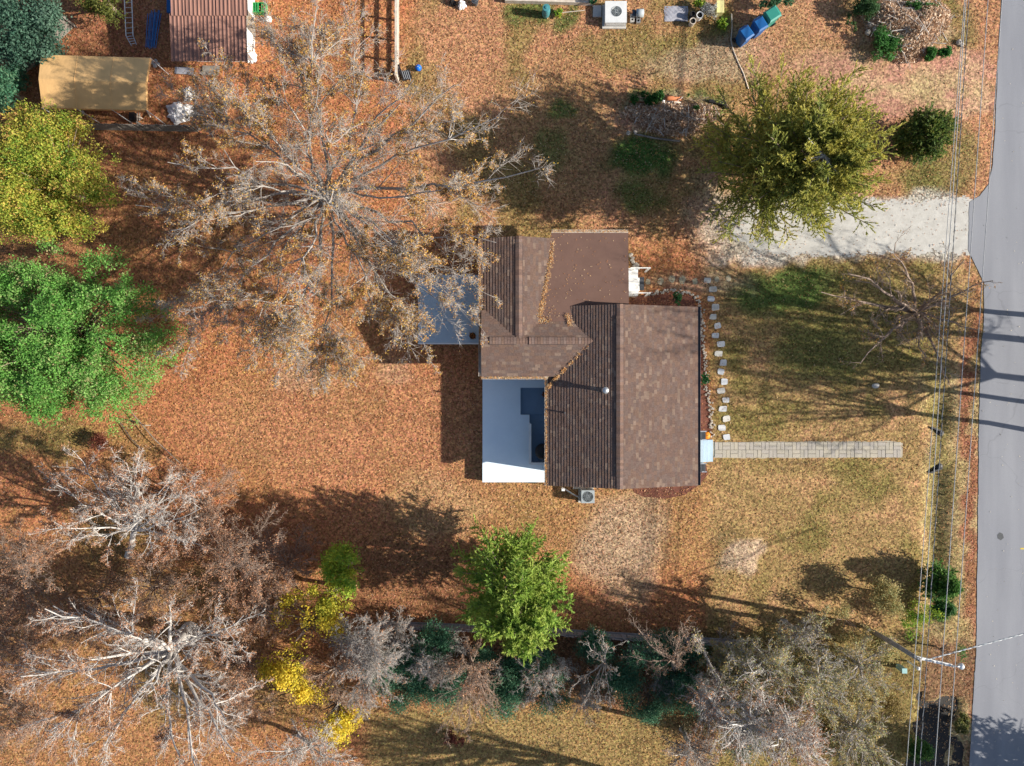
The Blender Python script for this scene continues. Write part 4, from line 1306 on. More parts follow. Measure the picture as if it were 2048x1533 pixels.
nw = 5
for row, (ya, yb, z0, z1) in enumerate(((y0 - .12, ym + .12, zs0 - .02, zs0 + .16), (ym, y1, zs0 + .19, zs0 + .42))):
    for i in range(nw):
        wv = (x1 - x0) / nw
        part("roof_sheet", corrugated(x0 + wv * i - (.09 if row == 0 else -.01), x0 + wv * (i + 1) + .05 - (.09 if row == 0 else -.01), ya, yb, z0 + .012 * (i % 2), z1 + .012 * (i % 2)), M['rust'], sh)
part("door", MB().box((x1 - .43, P(420, 40, 1)[1], 1.0), (.06, .9, 1.9)), M['wood_grey'], sh)

# ------------------------------------------------------------------ things round the shed
t = thing("ladder", "aluminium ladder with a kinked lower section lying beside the shed", "ladder", P(260, 50, 0))
segs = [((248, -20), (252, 72), (263, 92)), ((263, -20), (266, 71), (273, 90))]
L0, R0 = [P(*q, z) for q, z in zip(segs[0], (.35, .35, .1))], [P(*q, z) for q, z in zip(segs[1], (.35, .35, .1))]
for k in range(2):
    for S in (L0, R0):
        part("rail", MB().tube([S[k], S[k + 1]], .025, 6), M['alum'], t)
    n = 9 if k == 0 else 4
    for i in range(n):
        f = (i + .5) / n if k == 0 else (i + .3) / n
        a, b = L0[k] + (L0[k + 1] - L0[k]) * f, R0[k] + (R0[k + 1] - R0[k]) * f
        part("rung", MB().tube([a, b], .018, 6), M['alum'], t)
for i in range(10):
    a = P(297 + i * 2.9 + rng.normal(0, .8), 18 + rng.uniform(0, 8) + abs(i - 5), .04 + .03 * (i % 3)); b = P(293 + i * 2.0 + rng.normal(0, .8), 96 + rng.uniform(-4, 3), .04 + .03 * (i % 3))
    mb = MB().tube([a, (a + b) / 2 + (0, 0, .01), b], .02, 7)
    solo("pipe", mb, M['pipe_blue'], "blue plastic pipe in the loose bundle left of the shed", "pipe", (a + b) / 2 * (1, 1, 0), "blue pipes lying in a bundle")
q = P(341, 12, .6)
t = thing("storage_tub", "dark blue plastic tub at the shed's left wall", "tub", (q[0], q[1], 0))
part("body", MB().prism([(q[0] - .2, q[1] - .3), (q[0] + .2, q[1] - .3), (q[0] + .2, q[1] + .4), (q[0] - .2, q[1] + .4)], 0, .5), M['bin_blue'], t)
part("lid", MB().prism([(q[0] - .22, q[1] - .32), (q[0] + .22, q[1] - .32), (q[0] + .22, q[1] + .42), (q[0] - .22, q[1] + .42)], .5, .56), M['bin_blue'], t)


def sheet_stack(px, py, w, d, rz, n, m, label, name, cat):
    p = P(px, py, .05); t = thing(name, label, cat, (p[0], p[1], 0))
    for i in range(n):
        part("sheet", MB().box((p[0] + rng.normal(0, .06), p[1] + rng.normal(0, .08), .04 + i * .035), (w, d, .025), rz + rng.normal(0, .03)), m, t)


sheet_stack(101, 78, .75, 1.45, -.52, 4, M['rust_pink'], "stack of brown ribbed sheets leaning by the top left fence", "sheet_stack", "metal sheets")
sheet_stack(72, 120, .5, .7, -.3, 2, M['rust_pink'], "short brown sheets left of the tan canopy", "sheet_stack", "metal sheets")
sheet_stack(372, 141, .9, .35, -.06, 2, M['grey_sheet'], "grey sheets lying at the foot of the shed wall", "sheet_stack", "sheets")
sheet_stack(422, 140, .9, .3, -.04, 2, M['wood_grey'], "weathered boards lying beside the grey sheets below the shed", "board_stack", "boards")


def crumple(px, py, rx, ry, h, m, name, label, cat, seed=0, group=None):
    p = P(px, py, .1); n = 22; V = []; Fs = []
    g_ = np.linspace(-1, 1, n)
    for i in range(n):
        for j in range(n):
            u, v = g_[i], g_[j]; r = math.hypot(u, v) or 1e-6; s = max(abs(u), abs(v)) / r
            uu, vv = u * s, v * s; rr = math.hypot(uu, vv)
            an = math.atan2(vv, uu)
            R = 1 + .12 * math.sin(3 * an + seed) + .09 * math.sin(7 * an + seed * 2) + .05 * math.sin(13 * an)
            if name == 'tarpaulin': uu, vv, R = u, v, 1 + .03 * math.sin(5 * an)
            z = h * max(0, 1 - rr ** 2) * (.5 + float(vn(np.array(u * 3 + seed), np.array(v * 3), 1, seed))) + .16 * h * abs(math.sin(9 * u + 5 * v + seed)) + .015
            V.append((p[0] + uu * rx * R, p[1] + vv * ry * R, z))
    Fs = [(i * n + j, (i + 1) * n + j, (i + 1) * n + j + 1, i * n + j + 1) for i in range(n - 1) for j in range(n - 1)]
    return solo(name, MB().add(V, Fs), m, label, cat, (p[0], p[1], 0), group, sm=False)


crumple(360, 225, .75, .55, .3, M['cloth'], "white_sheet", "large crumpled white sheet on the leaves right of the canopy", "sheet", 1)
crumple(377, 188, .3, .36, .15, M['cloth'], "white_sheet", "small crumpled white cloth above the large white sheet", "sheet", 2)
crumple(503, 112, .25, .4, .3, M['cloth'], "white_sheet", "white bag lying at the shed's lower right corner", "bag", 3)
crumple(535, 38, .22, .16, .18, M['cloth'], "white_sheet", "small white bag right of the green crates at the top", "bag", 4)
for i, (a, b, r_) in enumerate(((303, 125, .12), (311, 122, .11), (316, 128, .10), (309, 131, .12))):
    q = P(a, b, .1)
    rm = rock_mesh(20 + i, 8, 5)
    solo("rock", MB().add(np.array(rm.v) * r_ + (q[0], q[1], r_ * .6), rm.f), M['concrete'], ("pale rock in the canopy corner pile, leftmost one", "pale rock in the canopy corner pile, topmost one", "pale rock in the canopy corner pile, rightmost one", "pale rock in the canopy corner pile, lowest one")[i], "rock", (q[0], q[1], 0), "rocks by the canopy corner")
for i, (a, b) in enumerate(((507, 14), (523, 14))):
    q = P(a, b, .4); t = thing("crate", ("green plastic crate against the shed's right wall" if i == 0 else "green plastic crate standing outside the first green crate"), "crate", (q[0], q[1], 0), "green crates by the shed")
    mb = MB()
    for sx in (-1, 1):
        mb.box((q[0] + sx * .19, q[1], .2), (.02, .5, .36)); mb.box((q[0], q[1] + sx * .24, .2), (.36, .02, .36))
    part("side", mb, M['crate_green'], t); part("base", MB().box((q[0], q[1], .03), (.36, .46, .02)), M['crate_green'], t)
    part("slat", MB().box((q[0], q[1], .36), (.04, .46, .03)).box((q[0] + .1, q[1], .36), (.04, .46, .03)), M['crate_green'], t)

# ------------------------------------------------------------------ things along the top edge
ac_unit("package_unit", "large beige package air conditioner at the top edge", 1232, 24, 1.12, 1.12, .5, .27, M['ac'], (.03, .02))
q = P(1093, 15, .85)
t = thing("rain_barrel", "teal rain barrel near the top edge", "barrel", (q[0], q[1], 0))
part("body", MB().lathe((q[0], q[1], 0), [(.17, 0), (.2, .2), (.21, .45), (.2, .7), (.18, .8)], 18), M['barrel'], t, sm=True)
part("lid", MB().lathe((q[0], q[1], .8), [(.19, 0), (.19, .03), (.08, .04), (.08, .07), (.02, .08)], 18), M['barrel'], t)
q = P(1283, 17, .9)
t = thing("barrel_grill", "grey drum grill right of the package air conditioner", "grill", (q[0], q[1], 0))
mb = MB(); V = []; Fs = []; nn = 14
for k, xx in enumerate((-.2, -.19, .19, .2)):
    rr = .16 if k in (0, 3) else .2
    for i in range(nn):
        an = 2 * math.pi * i / nn; V.append((q[0] + xx, q[1] + rr * math.cos(an), .42 + rr * math.sin(an)))
Fs = [(k * nn + i, k * nn + (i + 1) % nn, (k + 1) * nn + (i + 1) % nn, (k + 1) * nn + i) for k in range(3) for i in range(nn)] + [tuple(range(nn)), tuple(range(4 * nn - 1, 3 * nn - 1, -1))]
part("drum", mb.add(V, Fs), M['ac_grey'], t, sm=True)
for sx in (-1, 1):
    for sy in (-1, 1):
        part("leg", MB().box((q[0] + sx * .15, q[1] + sy * .14, .14), (.03, .03, .28)), M['dark'], t)
part("shelf", MB().box((q[0] - .3, q[1], .42), (.18, .36, .03)), M['dark'], t)
for (a, b, c_) in ((1265, 36, 'cloth'), (1277, 38, 'metal')):
    q = P(a, b, .2)
    t = thing("block", "pale concrete block below the drum grill" if c_ == 'cloth' else "silver hollow block beside the concrete block", "block", (q[0], q[1], 0))
    mb = MB()
    for sy in (-1, 1):
        mb.box((q[0], q[1] + sy * .17, .1), (.2, .05, .2))
    mb.box((q[0] - .08, q[1], .1), (.04, .29, .2)); mb.box((q[0] + .08, q[1], .1), (.04, .29, .2)); mb.box((q[0], q[1], .1), (.12, .05, .19))
    part("shell", mb, M['concrete' if c_ == 'cloth' else c_], t)
crumple(1353, 26, .62, .40, .05, M['grey_sheet'], "tarpaulin", "grey crinkled tarpaulin spread on the ground near the flower pots", "tarpaulin", 6)


def flowerpot(px, py, r, h, m, label):
    q = P(px, py, h); t = thing("flower_pot", label, "flower pot", (q[0], q[1], 0), "pots beside the tarpaulin")
    n = 18; V = []; Fs = []
    for rr, z in ((r * .75, 0), (r, h), (r * .82, h), (r * .8, h - .06)):
        V += [(q[0] + rr * math.cos(2 * math.pi * i / n), q[1] + rr * math.sin(2 * math.pi * i / n), z) for i in range(n)]
    Fs = [(k * n + i, k * n + (i + 1) % n, (k + 1) * n + (i + 1) % n, (k + 1) * n + i) for k in range(3) for i in range(n)] + [tuple(range(n - 1, -1, -1))]
    part("pot", MB().add(V, Fs), m, t); part("soil", MB().lathe((q[0], q[1], h - .08), [(r * .79, 0), (r * .79, .01)], n), M['soil'], t)


flowerpot(1386, 28, .14, .4, M['black'], "black flower pot on the right edge of the tarpaulin")
flowerpot(1400, 30, .18, .42, M['white'], "white rimmed flower pot right of the black pot")
flowerpot(1386, 42, .17, .42, M['wood_pale'], "tan flower pot below the black one")
q = P(1441, 14, .4)
t = thing("storage_bin", "cream yellow plastic bin near the top edge", "bin", (q[0], q[1], 0))
part("body", MB().prism([(q[0] - .18, q[1] - .3), (q[0] + .16, q[1] - .3), (q[0] + .16, q[1] + .3), (q[0] - .18, q[1] + .3)], 0, .4), M['yellow'], t)
part("lid", MB().prism([(q[0] - .2, q[1] - .32), (q[0] + .18, q[1] - .32), (q[0] + .18, q[1] + .32), (q[0] - .2, q[1] + .32)], .4, .44), M['yellow'], t)
mb = MB(); mb.tube([P(1463, 28, .6), P(1464, 55, .1), P(1462, 82, .05), P(1466, 100, .03), P(1476, 125, .03), P(1487, 148, .03), P(1497, 178, .03)], .03, 7)
solo("garden_hose", mb, M['wood_pale'], "pale hose snaking from the bins toward the big cedar", "hose", P(1475, 110, 0), sm=True)


def bin_(px, py, rz, m, label, w=.56, d=.62, h=1.05):
    q = P(px, py, h); t = thing("wheelie_bin", label, "trash bin", (q[0], q[1], 0), "wheeled bins by the shrubs at the top")
    ca, sa = math.cos(rz), math.sin(rz)
    L_ = lambda x, y: (q[0] + x * ca - y * sa, q[1] + x * sa + y * ca)
    V = [(*L_(x * w * k, y * d * k), z) for (k, z) in ((.40, .05), (.48, h - .12)) for (x, y) in ((-1, -1), (1, -1), (1, 1), (-1, 1))]
    part("body", MB().add(V, [(3, 2, 1, 0), (4, 5, 6, 7)] + [(i, (i + 1) % 4, 4 + (i + 1) % 4, 4 + i) for i in range(4)]), m, t)
    V = []
    for (k, z) in ((.52, h - .12), (.52, h - .06), (.40, h)):
        V += [(*L_(x * w * k, y * d * k), z) for (x, y) in ((-1, -1), (1, -1), (1, 1), (-1, 1))]
    part("lid", MB().add(V, [(8, 9, 10, 11), (3, 2, 1, 0)] + [(l * 4 + i, l * 4 + (i + 1) % 4, l * 4 + 4 + (i + 1) % 4, l * 4 + 4 + i) for l in range(2) for i in range(4)]), m, t)
    c_ = L_(0, d * .56); part("handle", MB().box((c_[0], c_[1], h - .1), (w * .7, .04, .04), rz), m, t)
    for s in (-1, 1):
        c_ = L_(s * w * .45, d * .42); a = np.array([c_[0], c_[1], .12]); dv = np.array([ca, sa, 0]) * .04
        part("wheel", MB().tube([a - dv, a + dv], .12, 12), M['black'], t)


bin_(1494, 65, .62, M['bin_blue'], "blue wheelie bin with a square lid, lowest of the three")
bin_(1522, 47, .55, M['bin_blue'], "blue wheelie bin between the other blue bin and the teal one")
bin_(1546, 27, -1.0, M['bin_green'], "teal green ribbed bin next to the shrub at the top", .62, .7, 1.1)
# bits by the rail fence and along the edge
q = P(836, 134, .3)
t = thing("ball", "bright blue ball beside the black folded chair", "ball", (q[0], q[1], 0))
part("ball_skin", MB().lathe((q[0], q[1], 0), [(.17 * math.sin(math.pi * k / 8) + .002, .17 - .17 * math.cos(math.pi * k / 8)) for k in range(9)], 16), M['ball_blue'], t, sm=True)
part("valve", MB().lathe((q[0], q[1], .34), [(.02, 0), (.02, .01)], 8), M['white'], t)
q = P(812, 150, .3)
t = thing("folding_chair", "black folded chair lying by the end of the rail fence", "chair", (q[0], q[1], 0))
part("seat", MB().box((q[0], q[1], .25), (.5, .5, .06), .3), M['black'], t); part("backrest", MB().box((q[0] - .25, q[1] + .1, .5), (.08, .5, .5), .3), M['black'], t)
for k in range(4):
    part("slat", MB().box((q[0] - .15 + k * .1, q[1], .29), (.025, .46, .02), .3), M['alum'], t)
for s in (-1, 1):
    part("leg", MB().tube([(q[0] + s * .2, q[1] - .2, 0), (q[0] + s * .2, q[1] + .2, .24)], .015), M['alum'], t)
crumple(924, 10, .22, .24, .3, M['cloth'], "white_bag", "white bag at the top edge beside the black bag", "bag", 8)
crumple(905, 5, .2, .2, .25, M['black'], "black_bag", "black bag at the top edge left of the white bag", "bag", 9)
q = P(950, 2, .3); solo("bucket", MB().lathe((q[0], q[1], 0), [(.14, 0), (.18, .35), (.19, .36)], 16).tube([(q[0] - .18, q[1], .35), (q[0], q[1] - .1, .42), (q[0] + .18, q[1], .35)], .01), M['dark'], "dark bucket at the top edge right of the white bag", "bucket", (q[0], q[1], 0))
A, B = P(1010, 2, .25), P(1186, 7, .25)
t = thing("porch_edge", "pale wooden porch edge of the neighbouring house along the top", "porch", (A + B) / 2 * (1, 1, 0))
for k in range(2):
    part("board", MB().box((A + B) / 2 + (0, .12 * k + .05, .05 * k - .1), (B[0] - A[0], .11, .3), math.atan2(B[1] - A[1], B[0] - A[0])), M['wood_pale'], t)
q = P(1195, 20, .2); solo("paving_slab", MB().box((q[0], q[1], .04), (.45, .6, .07)).box((q[0], q[1], .08), (.40, .55, .01)), M['concrete'], "grey slab in the shade left of the package air conditioner", "slab", (q[0], q[1], 0))
mb = MB().tube([P(1122, 26, .1), P(1140, 24, .15), P(1170, 21, .2)], .02); mb.lathe(P(1118, 26, .0), [(.09, 0), (.12, .05), (.05, .1)], 10)
solo("garden_tool", mb, M['wood_pale'], "long-handled tool lying in the grass near the barrel", "tool", P(1140, 24, 0))
def brush_heap(px, py, rx, ry, h, n, nt_, name, label, cat, seed):
    r = np.random.default_rng(seed); p = P(px, py, .1); t = thing(name, label, cat, (p[0], p[1], 0)); mpp = HC / F_PX
    u, a = np.sqrt(r.random(n)), r.random(n) * 6.283
    x, y = p[0] + u * rx * mpp * np.cos(a) * (1 + .18 * np.sin(3 * a)), p[1] + u * ry * mpp * np.sin(a) * (1 + .18 * np.sin(3 * a))
    z = h * (1 - u ** 2) * (.55 + .9 * vn(x, y, .7, seed)) + ground_z(px + u * rx * np.cos(a), py - u * ry * np.sin(a)) + .03 + r.random(n) * .07
    V, F = leaf_faces(np.stack([x, y, z], 1), r.normal(size=(n, 3)) * (1, 1, .5), r.normal(size=(n, 3)) * .8 + (0, 0, .6), r.uniform(.08, .22, n), r.uniform(.03, .09, n))
    pl = np.array([(.58, .40, .27), (.66, .50, .36), (.48, .30, .18), (.72, .60, .48), (.36, .20, .12)])
    part_np("heap", V, F, M['dryleaf'], t, np.repeat(pl[r.integers(0, 5, n)] * r.uniform(.7, 1.2, (n, 1)), 3, 0), kind="stuff")
    k = r.integers(0, n, nt_); S = np.stack([x[k], y[k], z[k] + .05], 1); D = unit(r.normal(size=(nt_, 3)) * (1, 1, .25)); L_ = r.uniform(.4, 1.6, nt_)
    PT = S[:, None] + D[:, None] * (np.linspace(-.5, .5, 4)[None, :, None] * L_[:, None, None]) + r.normal(0, .03, (nt_, 4, 3))
    V, F = tubes(PT, np.tile(np.array([.02, .016, .011, .006]), (nt_, 1)), 4)
    part_np("twigs", V, F, M['bark_pale'], t)


brush_heap(1812, 55, 84, 62, .45, 9000, 60, "brush_pile", "heap of dry tan leaves and cut branches beside the road at the top", "brush pile", 61)
brush_heap(1345, 236, 92, 32, .15, 4200, 14, "leaf_bed", "bed of dry tan leaves edged by logs and poles", "garden bed", 62)
# planting bed with log, pipe and stones
mb = MB(); V = []
a, b = P(1331, 196, .16), P(1362, 199, .16)
solo("clay_pipe", MB().tube([a, a + (b - a) * .2, b], [.14, .12, .12], 12), M['terracotta'], "terracotta clay pipe lying behind the leafy bed", "pipe", (a + b) / 2 * (1, 1, 0), sm=True)
solo("log", MB().tube([P(1332, 204, .1), P(1362, 206, .1)], .07, 10), M['wood_pale'], "pale log right below the terracotta pipe", "log", P(1345, 205, 0), sm=True)
mb = MB().tube([P(1258, 203, .1), P(1300, 206, .1), P(1325, 206, .1)], .06, 8)
solo("log", mb, M['wood_brown'], "dark log edging the top of the leafy bed", "log", P(1290, 205, 0))
solo("log", MB().tube([P(1268, 268, .06), P(1310, 277, .06), P(1360, 283, .06)], .05, 8), M['wood_grey'], "thin grey pole edging the bottom of the leafy bed", "pole", P(1310, 277, 0))
solo("black_pipe", MB().tube([P(1418, 202, .12), P(1446, 208, .12), P(1452, 218, .12)], .1, 8), M['black'], "bent black pipe at the right end of the leafy bed", "pipe", P(1435, 207, 0))
q = P(1327, 204, .15); solo("round_stone", MB().add(np.array(rock_mesh(31, 9, 6).v) * .12 + (q[0], q[1], .1), rock_mesh(31, 9, 6).f), M['cloth'], "small white round stone beside the terracotta pipe", "stone", (q[0], q[1], 0), sm=True)
for i, (a, b, r_) in enumerate(((1257, 266, .13), (1271, 264, .11), (1740, 50, .2), (1748, 60, .17), (1742, 38, .16), (1735, 66, .18), (1750, 44, .13), (1806, 105, .14), (1815, 108, .11), (1920, 84, .17), (1926, 88, .12), (1870, 20, .15), (1875, 45, .16))):
    q = P(a, b, .15); rm = rock_mesh(40 + i, 8, 5)
    low = ground_z(a, b)
    lb = ("white rock at the lower left corner of the log-edged bed, outer one", "white rock at the lower left corner of the log-edged bed, inner one", "largest white rock at the left edge of the brush pile", "white rock right below the largest one at the brush pile's left edge",
          "topmost white rock at the left edge of the brush pile", "lowest white rock at the left edge of the brush pile", "small white rock tucked between the largest one and the brush pile", "pale rock at the bottom edge of the brush pile, left of its twin",
          "pale rock at the bottom edge of the brush pile, right of its twin", "large pale rock under the overhead wires right of the brush pile", "small pale rock touching the large one under the overhead wires", "pale rock near the top on the brush pile's right side", "pale rock halfway down the brush pile's right side")[i]
    gp = "rocks round the garden beds"
    solo("rock", MB().add(np.array(rm.v) * r_ + (q[0], q[1], r_ * .5 + float(low)), rm.f), M['pebble'], lb, "rock", (q[0], q[1], 0), gp)

# ------------------------------------------------------------------ trees: vectorised growth
def grow(S, D, Ln, R0, K, wig, trop=0.0, tip=.25):
    N = len(S); PT = np.empty((N, K + 1, 3)); PT[:, 0] = S; d = unit(D.copy())
    for k in range(K):
        d = unit(d + rng.normal(size=(N, 3)) * wig + np.array([0, 0, trop]))
        PT[:, k + 1] = PT[:, k] + d * (Ln / K)[:, None]
    t = np.linspace(0, 1, K + 1)[None]
    return PT, R0[:, None] * (1 - t * (1 - tip))


def spawn(PT, R, Ln, n, t0, t1, ang, asd, lr, rr, up=0.0, rmin=.006):
    N, K1, _ = PT.shape
    t = (t0 + (t1 - t0) * (np.arange(n)[None] + rng.random((N, n))) / n)
    k = np.minimum((t * (K1 - 1)).astype(int), K1 - 2); f = (t * (K1 - 1) - k)[..., None]
    ix = np.arange(N)[:, None]
    S = PT[ix, k] * (1 - f) + PT[ix, k + 1] * f
    T = unit(PT[ix, k + 1] - PT[ix, k])
    r = R[ix, k] * (1 - f[..., 0]) + R[ix, k + 1] * f[..., 0]
    perp = unit(np.cross(T, rng.normal(size=T.shape)))
    a = rng.normal(ang, asd, t.shape)[..., None]
    D = T * np.cos(a) + perp * np.sin(a) + np.array([0, 0, up])
    l = Ln[:, None] * lr * (1.15 - .55 * t) * rng.uniform(.65, 1.35, t.shape)
    return S.reshape(-1, 3), D.reshape(-1, 3), l.ravel(), np.maximum(r * rr, rmin).ravel()


def bez(a, b, h, K=9, wob=.12):
    """limb from a to b that first rises, then reaches out"""
    a = np.asarray(a, float); b = np.asarray(b, float)
    c = a + (b - a) * .4 + np.array([0, 0, h])
    t = np.linspace(0, 1, K + 1)[:, None]
    p = a * (1 - t) ** 2 + 2 * c * t * (1 - t) + b * t ** 2
    ln = np.linalg.norm(b - a)
    w = np.cumsum(rng.normal(0, wob * ln / K, (K + 1, 3)), 0); w[0] = 0
    return p + w * np.linspace(0, 1, K + 1)[:, None] ** .5


def twig_cones(PT, R):
    """last twigs: three-sided cones running out to a point"""
    a, b = PT[:, 0], PT[:, -1]
    T = unit(b - a); A = unit(np.cross(T, np.array([.371, .613, .697]))); B = np.cross(T, A)
    r = R[:, :1] * 1.15
    V = np.stack([a + r * A, a + r * (-.5 * A + .866 * B), a + r * (-.5 * A - .866 * B), b], 1)
    i = np.arange(len(a))[:, None] * 4
    F = np.concatenate([i + [0, 1, 3], i + [1, 2, 3], i + [2, 0, 3]])
    return V.reshape(-1, 3), F


def bare_tree(label, base, crotch, limbs, bark='bark_grey', r0=.25, levels=((12, .62, .34, .5), (7, .7, .45, .5), (6, .75, .5, .55)), leaf=0.0, leafpal=None, leafsize=(.05, .095),
              group=None, name="bare_tree", cat="tree", wig=.15, rmin=.0062, lift=.8, trop=.03, lrad=.5, clump=2, fill=None, patch=.9):
    """base, crotch: (px,py,z); limbs: list of (px,py,z) end points"""
    A = P(*base); Q = P(*crotch)
    t = thing(name, label, cat, A, group)
    K = 9
    tp = np.array([A + (Q - A) * s + (rng.normal(0, .03, 3) * (1, 1, 0) if 0 < s < 1 else 0) for s in np.linspace(0, 1, 6)])
    tr = np.linspace(r0, r0 * .8, 6); tr[0] *= 1.35
    V0, F0 = tubes(tp[None], tr[None], 10)
    Vs, Fs, nv = [V0], [F0], len(V0)
    PT = np.array([bez(Q, P(*l), lift * np.linalg.norm(P(*l) - Q) * .25, K, wig * 1.15) for l in limbs])
    ends = np.linalg.norm(PT[:, -1] - PT[:, 0], axis=1)
    R = (r0 * lrad * (.6 + .4 * ends / ends.max()))[:, None] * (1 - np.linspace(0, 1, K + 1)[None] ** .8 * .82)
    Ln = ends
    V, F = tubes(PT, R, 7); Fs.append(F + nv); Vs.append(V); nv += len(V)
    if fill:
        # second-order limbs that carry the crown evenly out to its outline: (count, [(cx, cy, rx, ry, weight)], z low, z high)
        cnt, els, zl, zh = fill
        wts = np.array([e[4] for e in els], float); wts /= wts.sum()
        flat = PT[:, 3:8].reshape(-1, 3); frad = R[:, 3:8].reshape(-1)
        Qc = P(crotch[0], crotch[1], (zl + zh) / 2)
        N2, R2 = [], []
        for _ in range(cnt):
            e = els[rng.choice(len(els), p=wts)]; a = rng.random() * 6.283; q_ = math.sqrt(rng.random())
            tx, ty = e[0] + e[2] * q_ * math.cos(a), e[1] + e[3] * q_ * math.sin(a)
            T = P(tx, ty, zh - (zh - zl) * q_ ** 1.5 * rng.uniform(.6, 1.1) - rng.random() * .25 * (zh - zl))
            dT = np.linalg.norm(T[:2] - Qc[:2])
            cost = np.linalg.norm(flat - T, axis=1) + 4 * np.maximum(0, np.linalg.norm(flat[:, :2] - Qc[:2], axis=1) - dT * .85)
            j = int(np.argmin(cost + rng.random(len(cost)) * .8))
            N2.append(bez(flat[j], T, .12 * np.linalg.norm(T - flat[j]), K, wig * 1.1)); R2.append(max(.013, min(frad[j] * .7, .010 + .0085 * np.linalg.norm(T - flat[j])))) 
        N2 = np.array(N2); R2 = np.array(R2)[:, None] * (1 - np.linspace(0, 1, K + 1)[None] * .75)
        V, F = tubes(N2, R2, 6); Fs.append(F + nv); Vs.append(V); nv += len(V)
        PT = np.concatenate([PT, N2]); R = np.concatenate([R, R2]); Ln = np.linalg.norm(PT[:, -1] - PT[:, 0], axis=1)
    o = part_np("trunk", np.concatenate(Vs), np.concatenate(Fs), M[bark], t, sm=True)
    Vs, Fs, nv = [], [], 0
    lv = len(levels)
    last = (PT, R)
    for i, (n, ang, lr, rr) in enumerate(levels):
        S, D, l, r = spawn(PT, R, Ln, n, .22 if i == 0 else .12, 1.0, ang, .22, lr, rr, up=.12 if i == 0 else .05, rmin=rmin)
        Kk = (5, 3, 2, 2)[i] if i < lv - 1 else 2
        PT, R = grow(S, D, l, r, Kk, wig * (1, 1.5, 1.7, 1.8)[i], trop, .35 if i < lv - 1 else .6)
        Ln = l
        if i < lv - 1:
            V, F = tubes(PT, R, (5, 3, 3)[i]); Vs.append(V); Fs.append(np.concatenate([F[:, [0, 1, 2]], F[:, [0, 2, 3]]]) + nv); nv += len(V)
        else:
            V, F = twig_cones(PT, R); Vs.append(V); Fs.append(F + nv); nv += len(V)
    part_np("branches", np.concatenate(Vs), np.concatenate(Fs), M[bark], t)
    if leaf > 0:
        n = int(len(PT) * leaf)
        k = rng.integers(0, len(PT), n)
        # leaves stay in patches of the crown
        pc = vn(PT[k, -1, 0], PT[k, -1, 1], 1.1, 33)
        k = k[pc > rng.random(n) * patch]
        k = np.repeat(k, clump)
        c = PT[k, rng.integers(1, PT.shape[1], len(k))] + rng.normal(0, .05, (len(k), 3))
        n = len(k)
        lp_ = np.array(leafpal)
        V, F = leaf_faces(c, rng.normal(size=(n, 3)), rng.normal(size=(n, 3)) + (0, 0, .7), rng.uniform(*leafsize, n), rng.uniform(leafsize[0] * .6, leafsize[1] * .7, n))
        part_np("leaves", V, F, M['dryleaf'], t, np.repeat(lp_[rng.integers(0, len(lp_), n)] * rng.uniform(.75, 1.25, (n, 1)), 3, 0), kind="stuff")
    return t


def ring_limbs(cx, cy_, rx, ry, n, z0, z1, jit=.2, inner=.35):
    out = []
    for i in range(n):
        a = 2 * math.pi * (i + rng.uniform(-.3, .3)) / n; q = rng.uniform(.75, 1.05) if i % 3 else rng.uniform(inner, .6)
        out.append((cx + rx * q * math.cos(a), cy_ + ry * q * math.sin(a), z1 - (z1 - z0) * q ** 2 + rng.normal(0, .3)))
    return out


TAN = [(.45, .24, .09), (.54, .29, .08), (.40, .18, .07), (.54, .36, .16), (.52, .35, .06)]
BRN = [(.34, .17, .10), (.42, .22, .12), (.28, .14, .09), (.45, .27, .16)]
OLV = [(.38, .34, .14), (.44, .34, .15), (.26, .29, .12), (.50, .34, .14), (.32, .34, .2)]

# the great tree of the back yard
oak_limbs = [(470, 170, 8), (535, 90, 8.5), (600, 40, 9), (668, 110, 9), (720, 150, 8), (400, 240, 7), (330, 300, 6), (300, 370, 5), (330, 480, 5), (380, 560, 4.5), (450, 640, 4.5), (520, 690, 5), (590, 740, 5),
             (650, 700, 6), (720, 640, 6), (800, 690, 6), (880, 690, 5.5), (930, 610, 6), (900, 520, 7), (955, 470, 7), (990, 370, 7.5), (950, 260, 8), (930, 190, 8), (840, 170, 8.5), (790, 250, 9.5), (640, 240, 10), (560, 330, 9.5),
             (720, 360, 10), (600, 520, 8), (780, 480, 9), (480, 400, 8), (860, 360, 9)]
bare_tree("huge nearly bare tree with tan leaves spreading over the back yard", (668, 405, 0), (655, 392, 2.6), oak_limbs, 'bark_grey', .38,
          ((6, .5, .27, .42), (8, .65, .45, .5), (11, .8, .75, .65)), leaf=.85, leafpal=TAN, leafsize=(.045, .085), wig=.21, rmin=.0066, lrad=.28, patch=.35, lift=.35, clump=1,
          fill=(225, [(630, 330, 340, 310, 4), (860, 560, 140, 170, 3), (560, 610, 260, 180, 4), (880, 330, 140, 160, 2.2), (390, 380, 130, 170, 1.5), (590, 130, 190, 120, 3), (620, 690, 200, 100, 2.5), (460, 210, 110, 110, 1.5)], 4.5, 9.5))
bare_tree("pale leaning bare tree in the leaf litter at the left", (258, 1112, 0), (270, 1060, 2.2), [(290, 900, 6.5), (268, 915, 6), (235, 925, 5.5), (160, 905, 5), (90, 985, 5), (75, 1050, 4.5), (130, 1085, 4), (345, 965, 5.5), (390, 950, 5), (420, 1010, 5), (300, 960, 7), (200, 1000, 5), (410, 1090, 4)],
          'bark_pale', .16, ((7, .6, .3, .5), (6, .65, .45, .55), (9, .75, .55, .65)), leaf=.6, leafpal=BRN, lrad=.5, lift=.2, fill=(40, [(255, 1010, 190, 130, 1)], 3.5, 6.5))
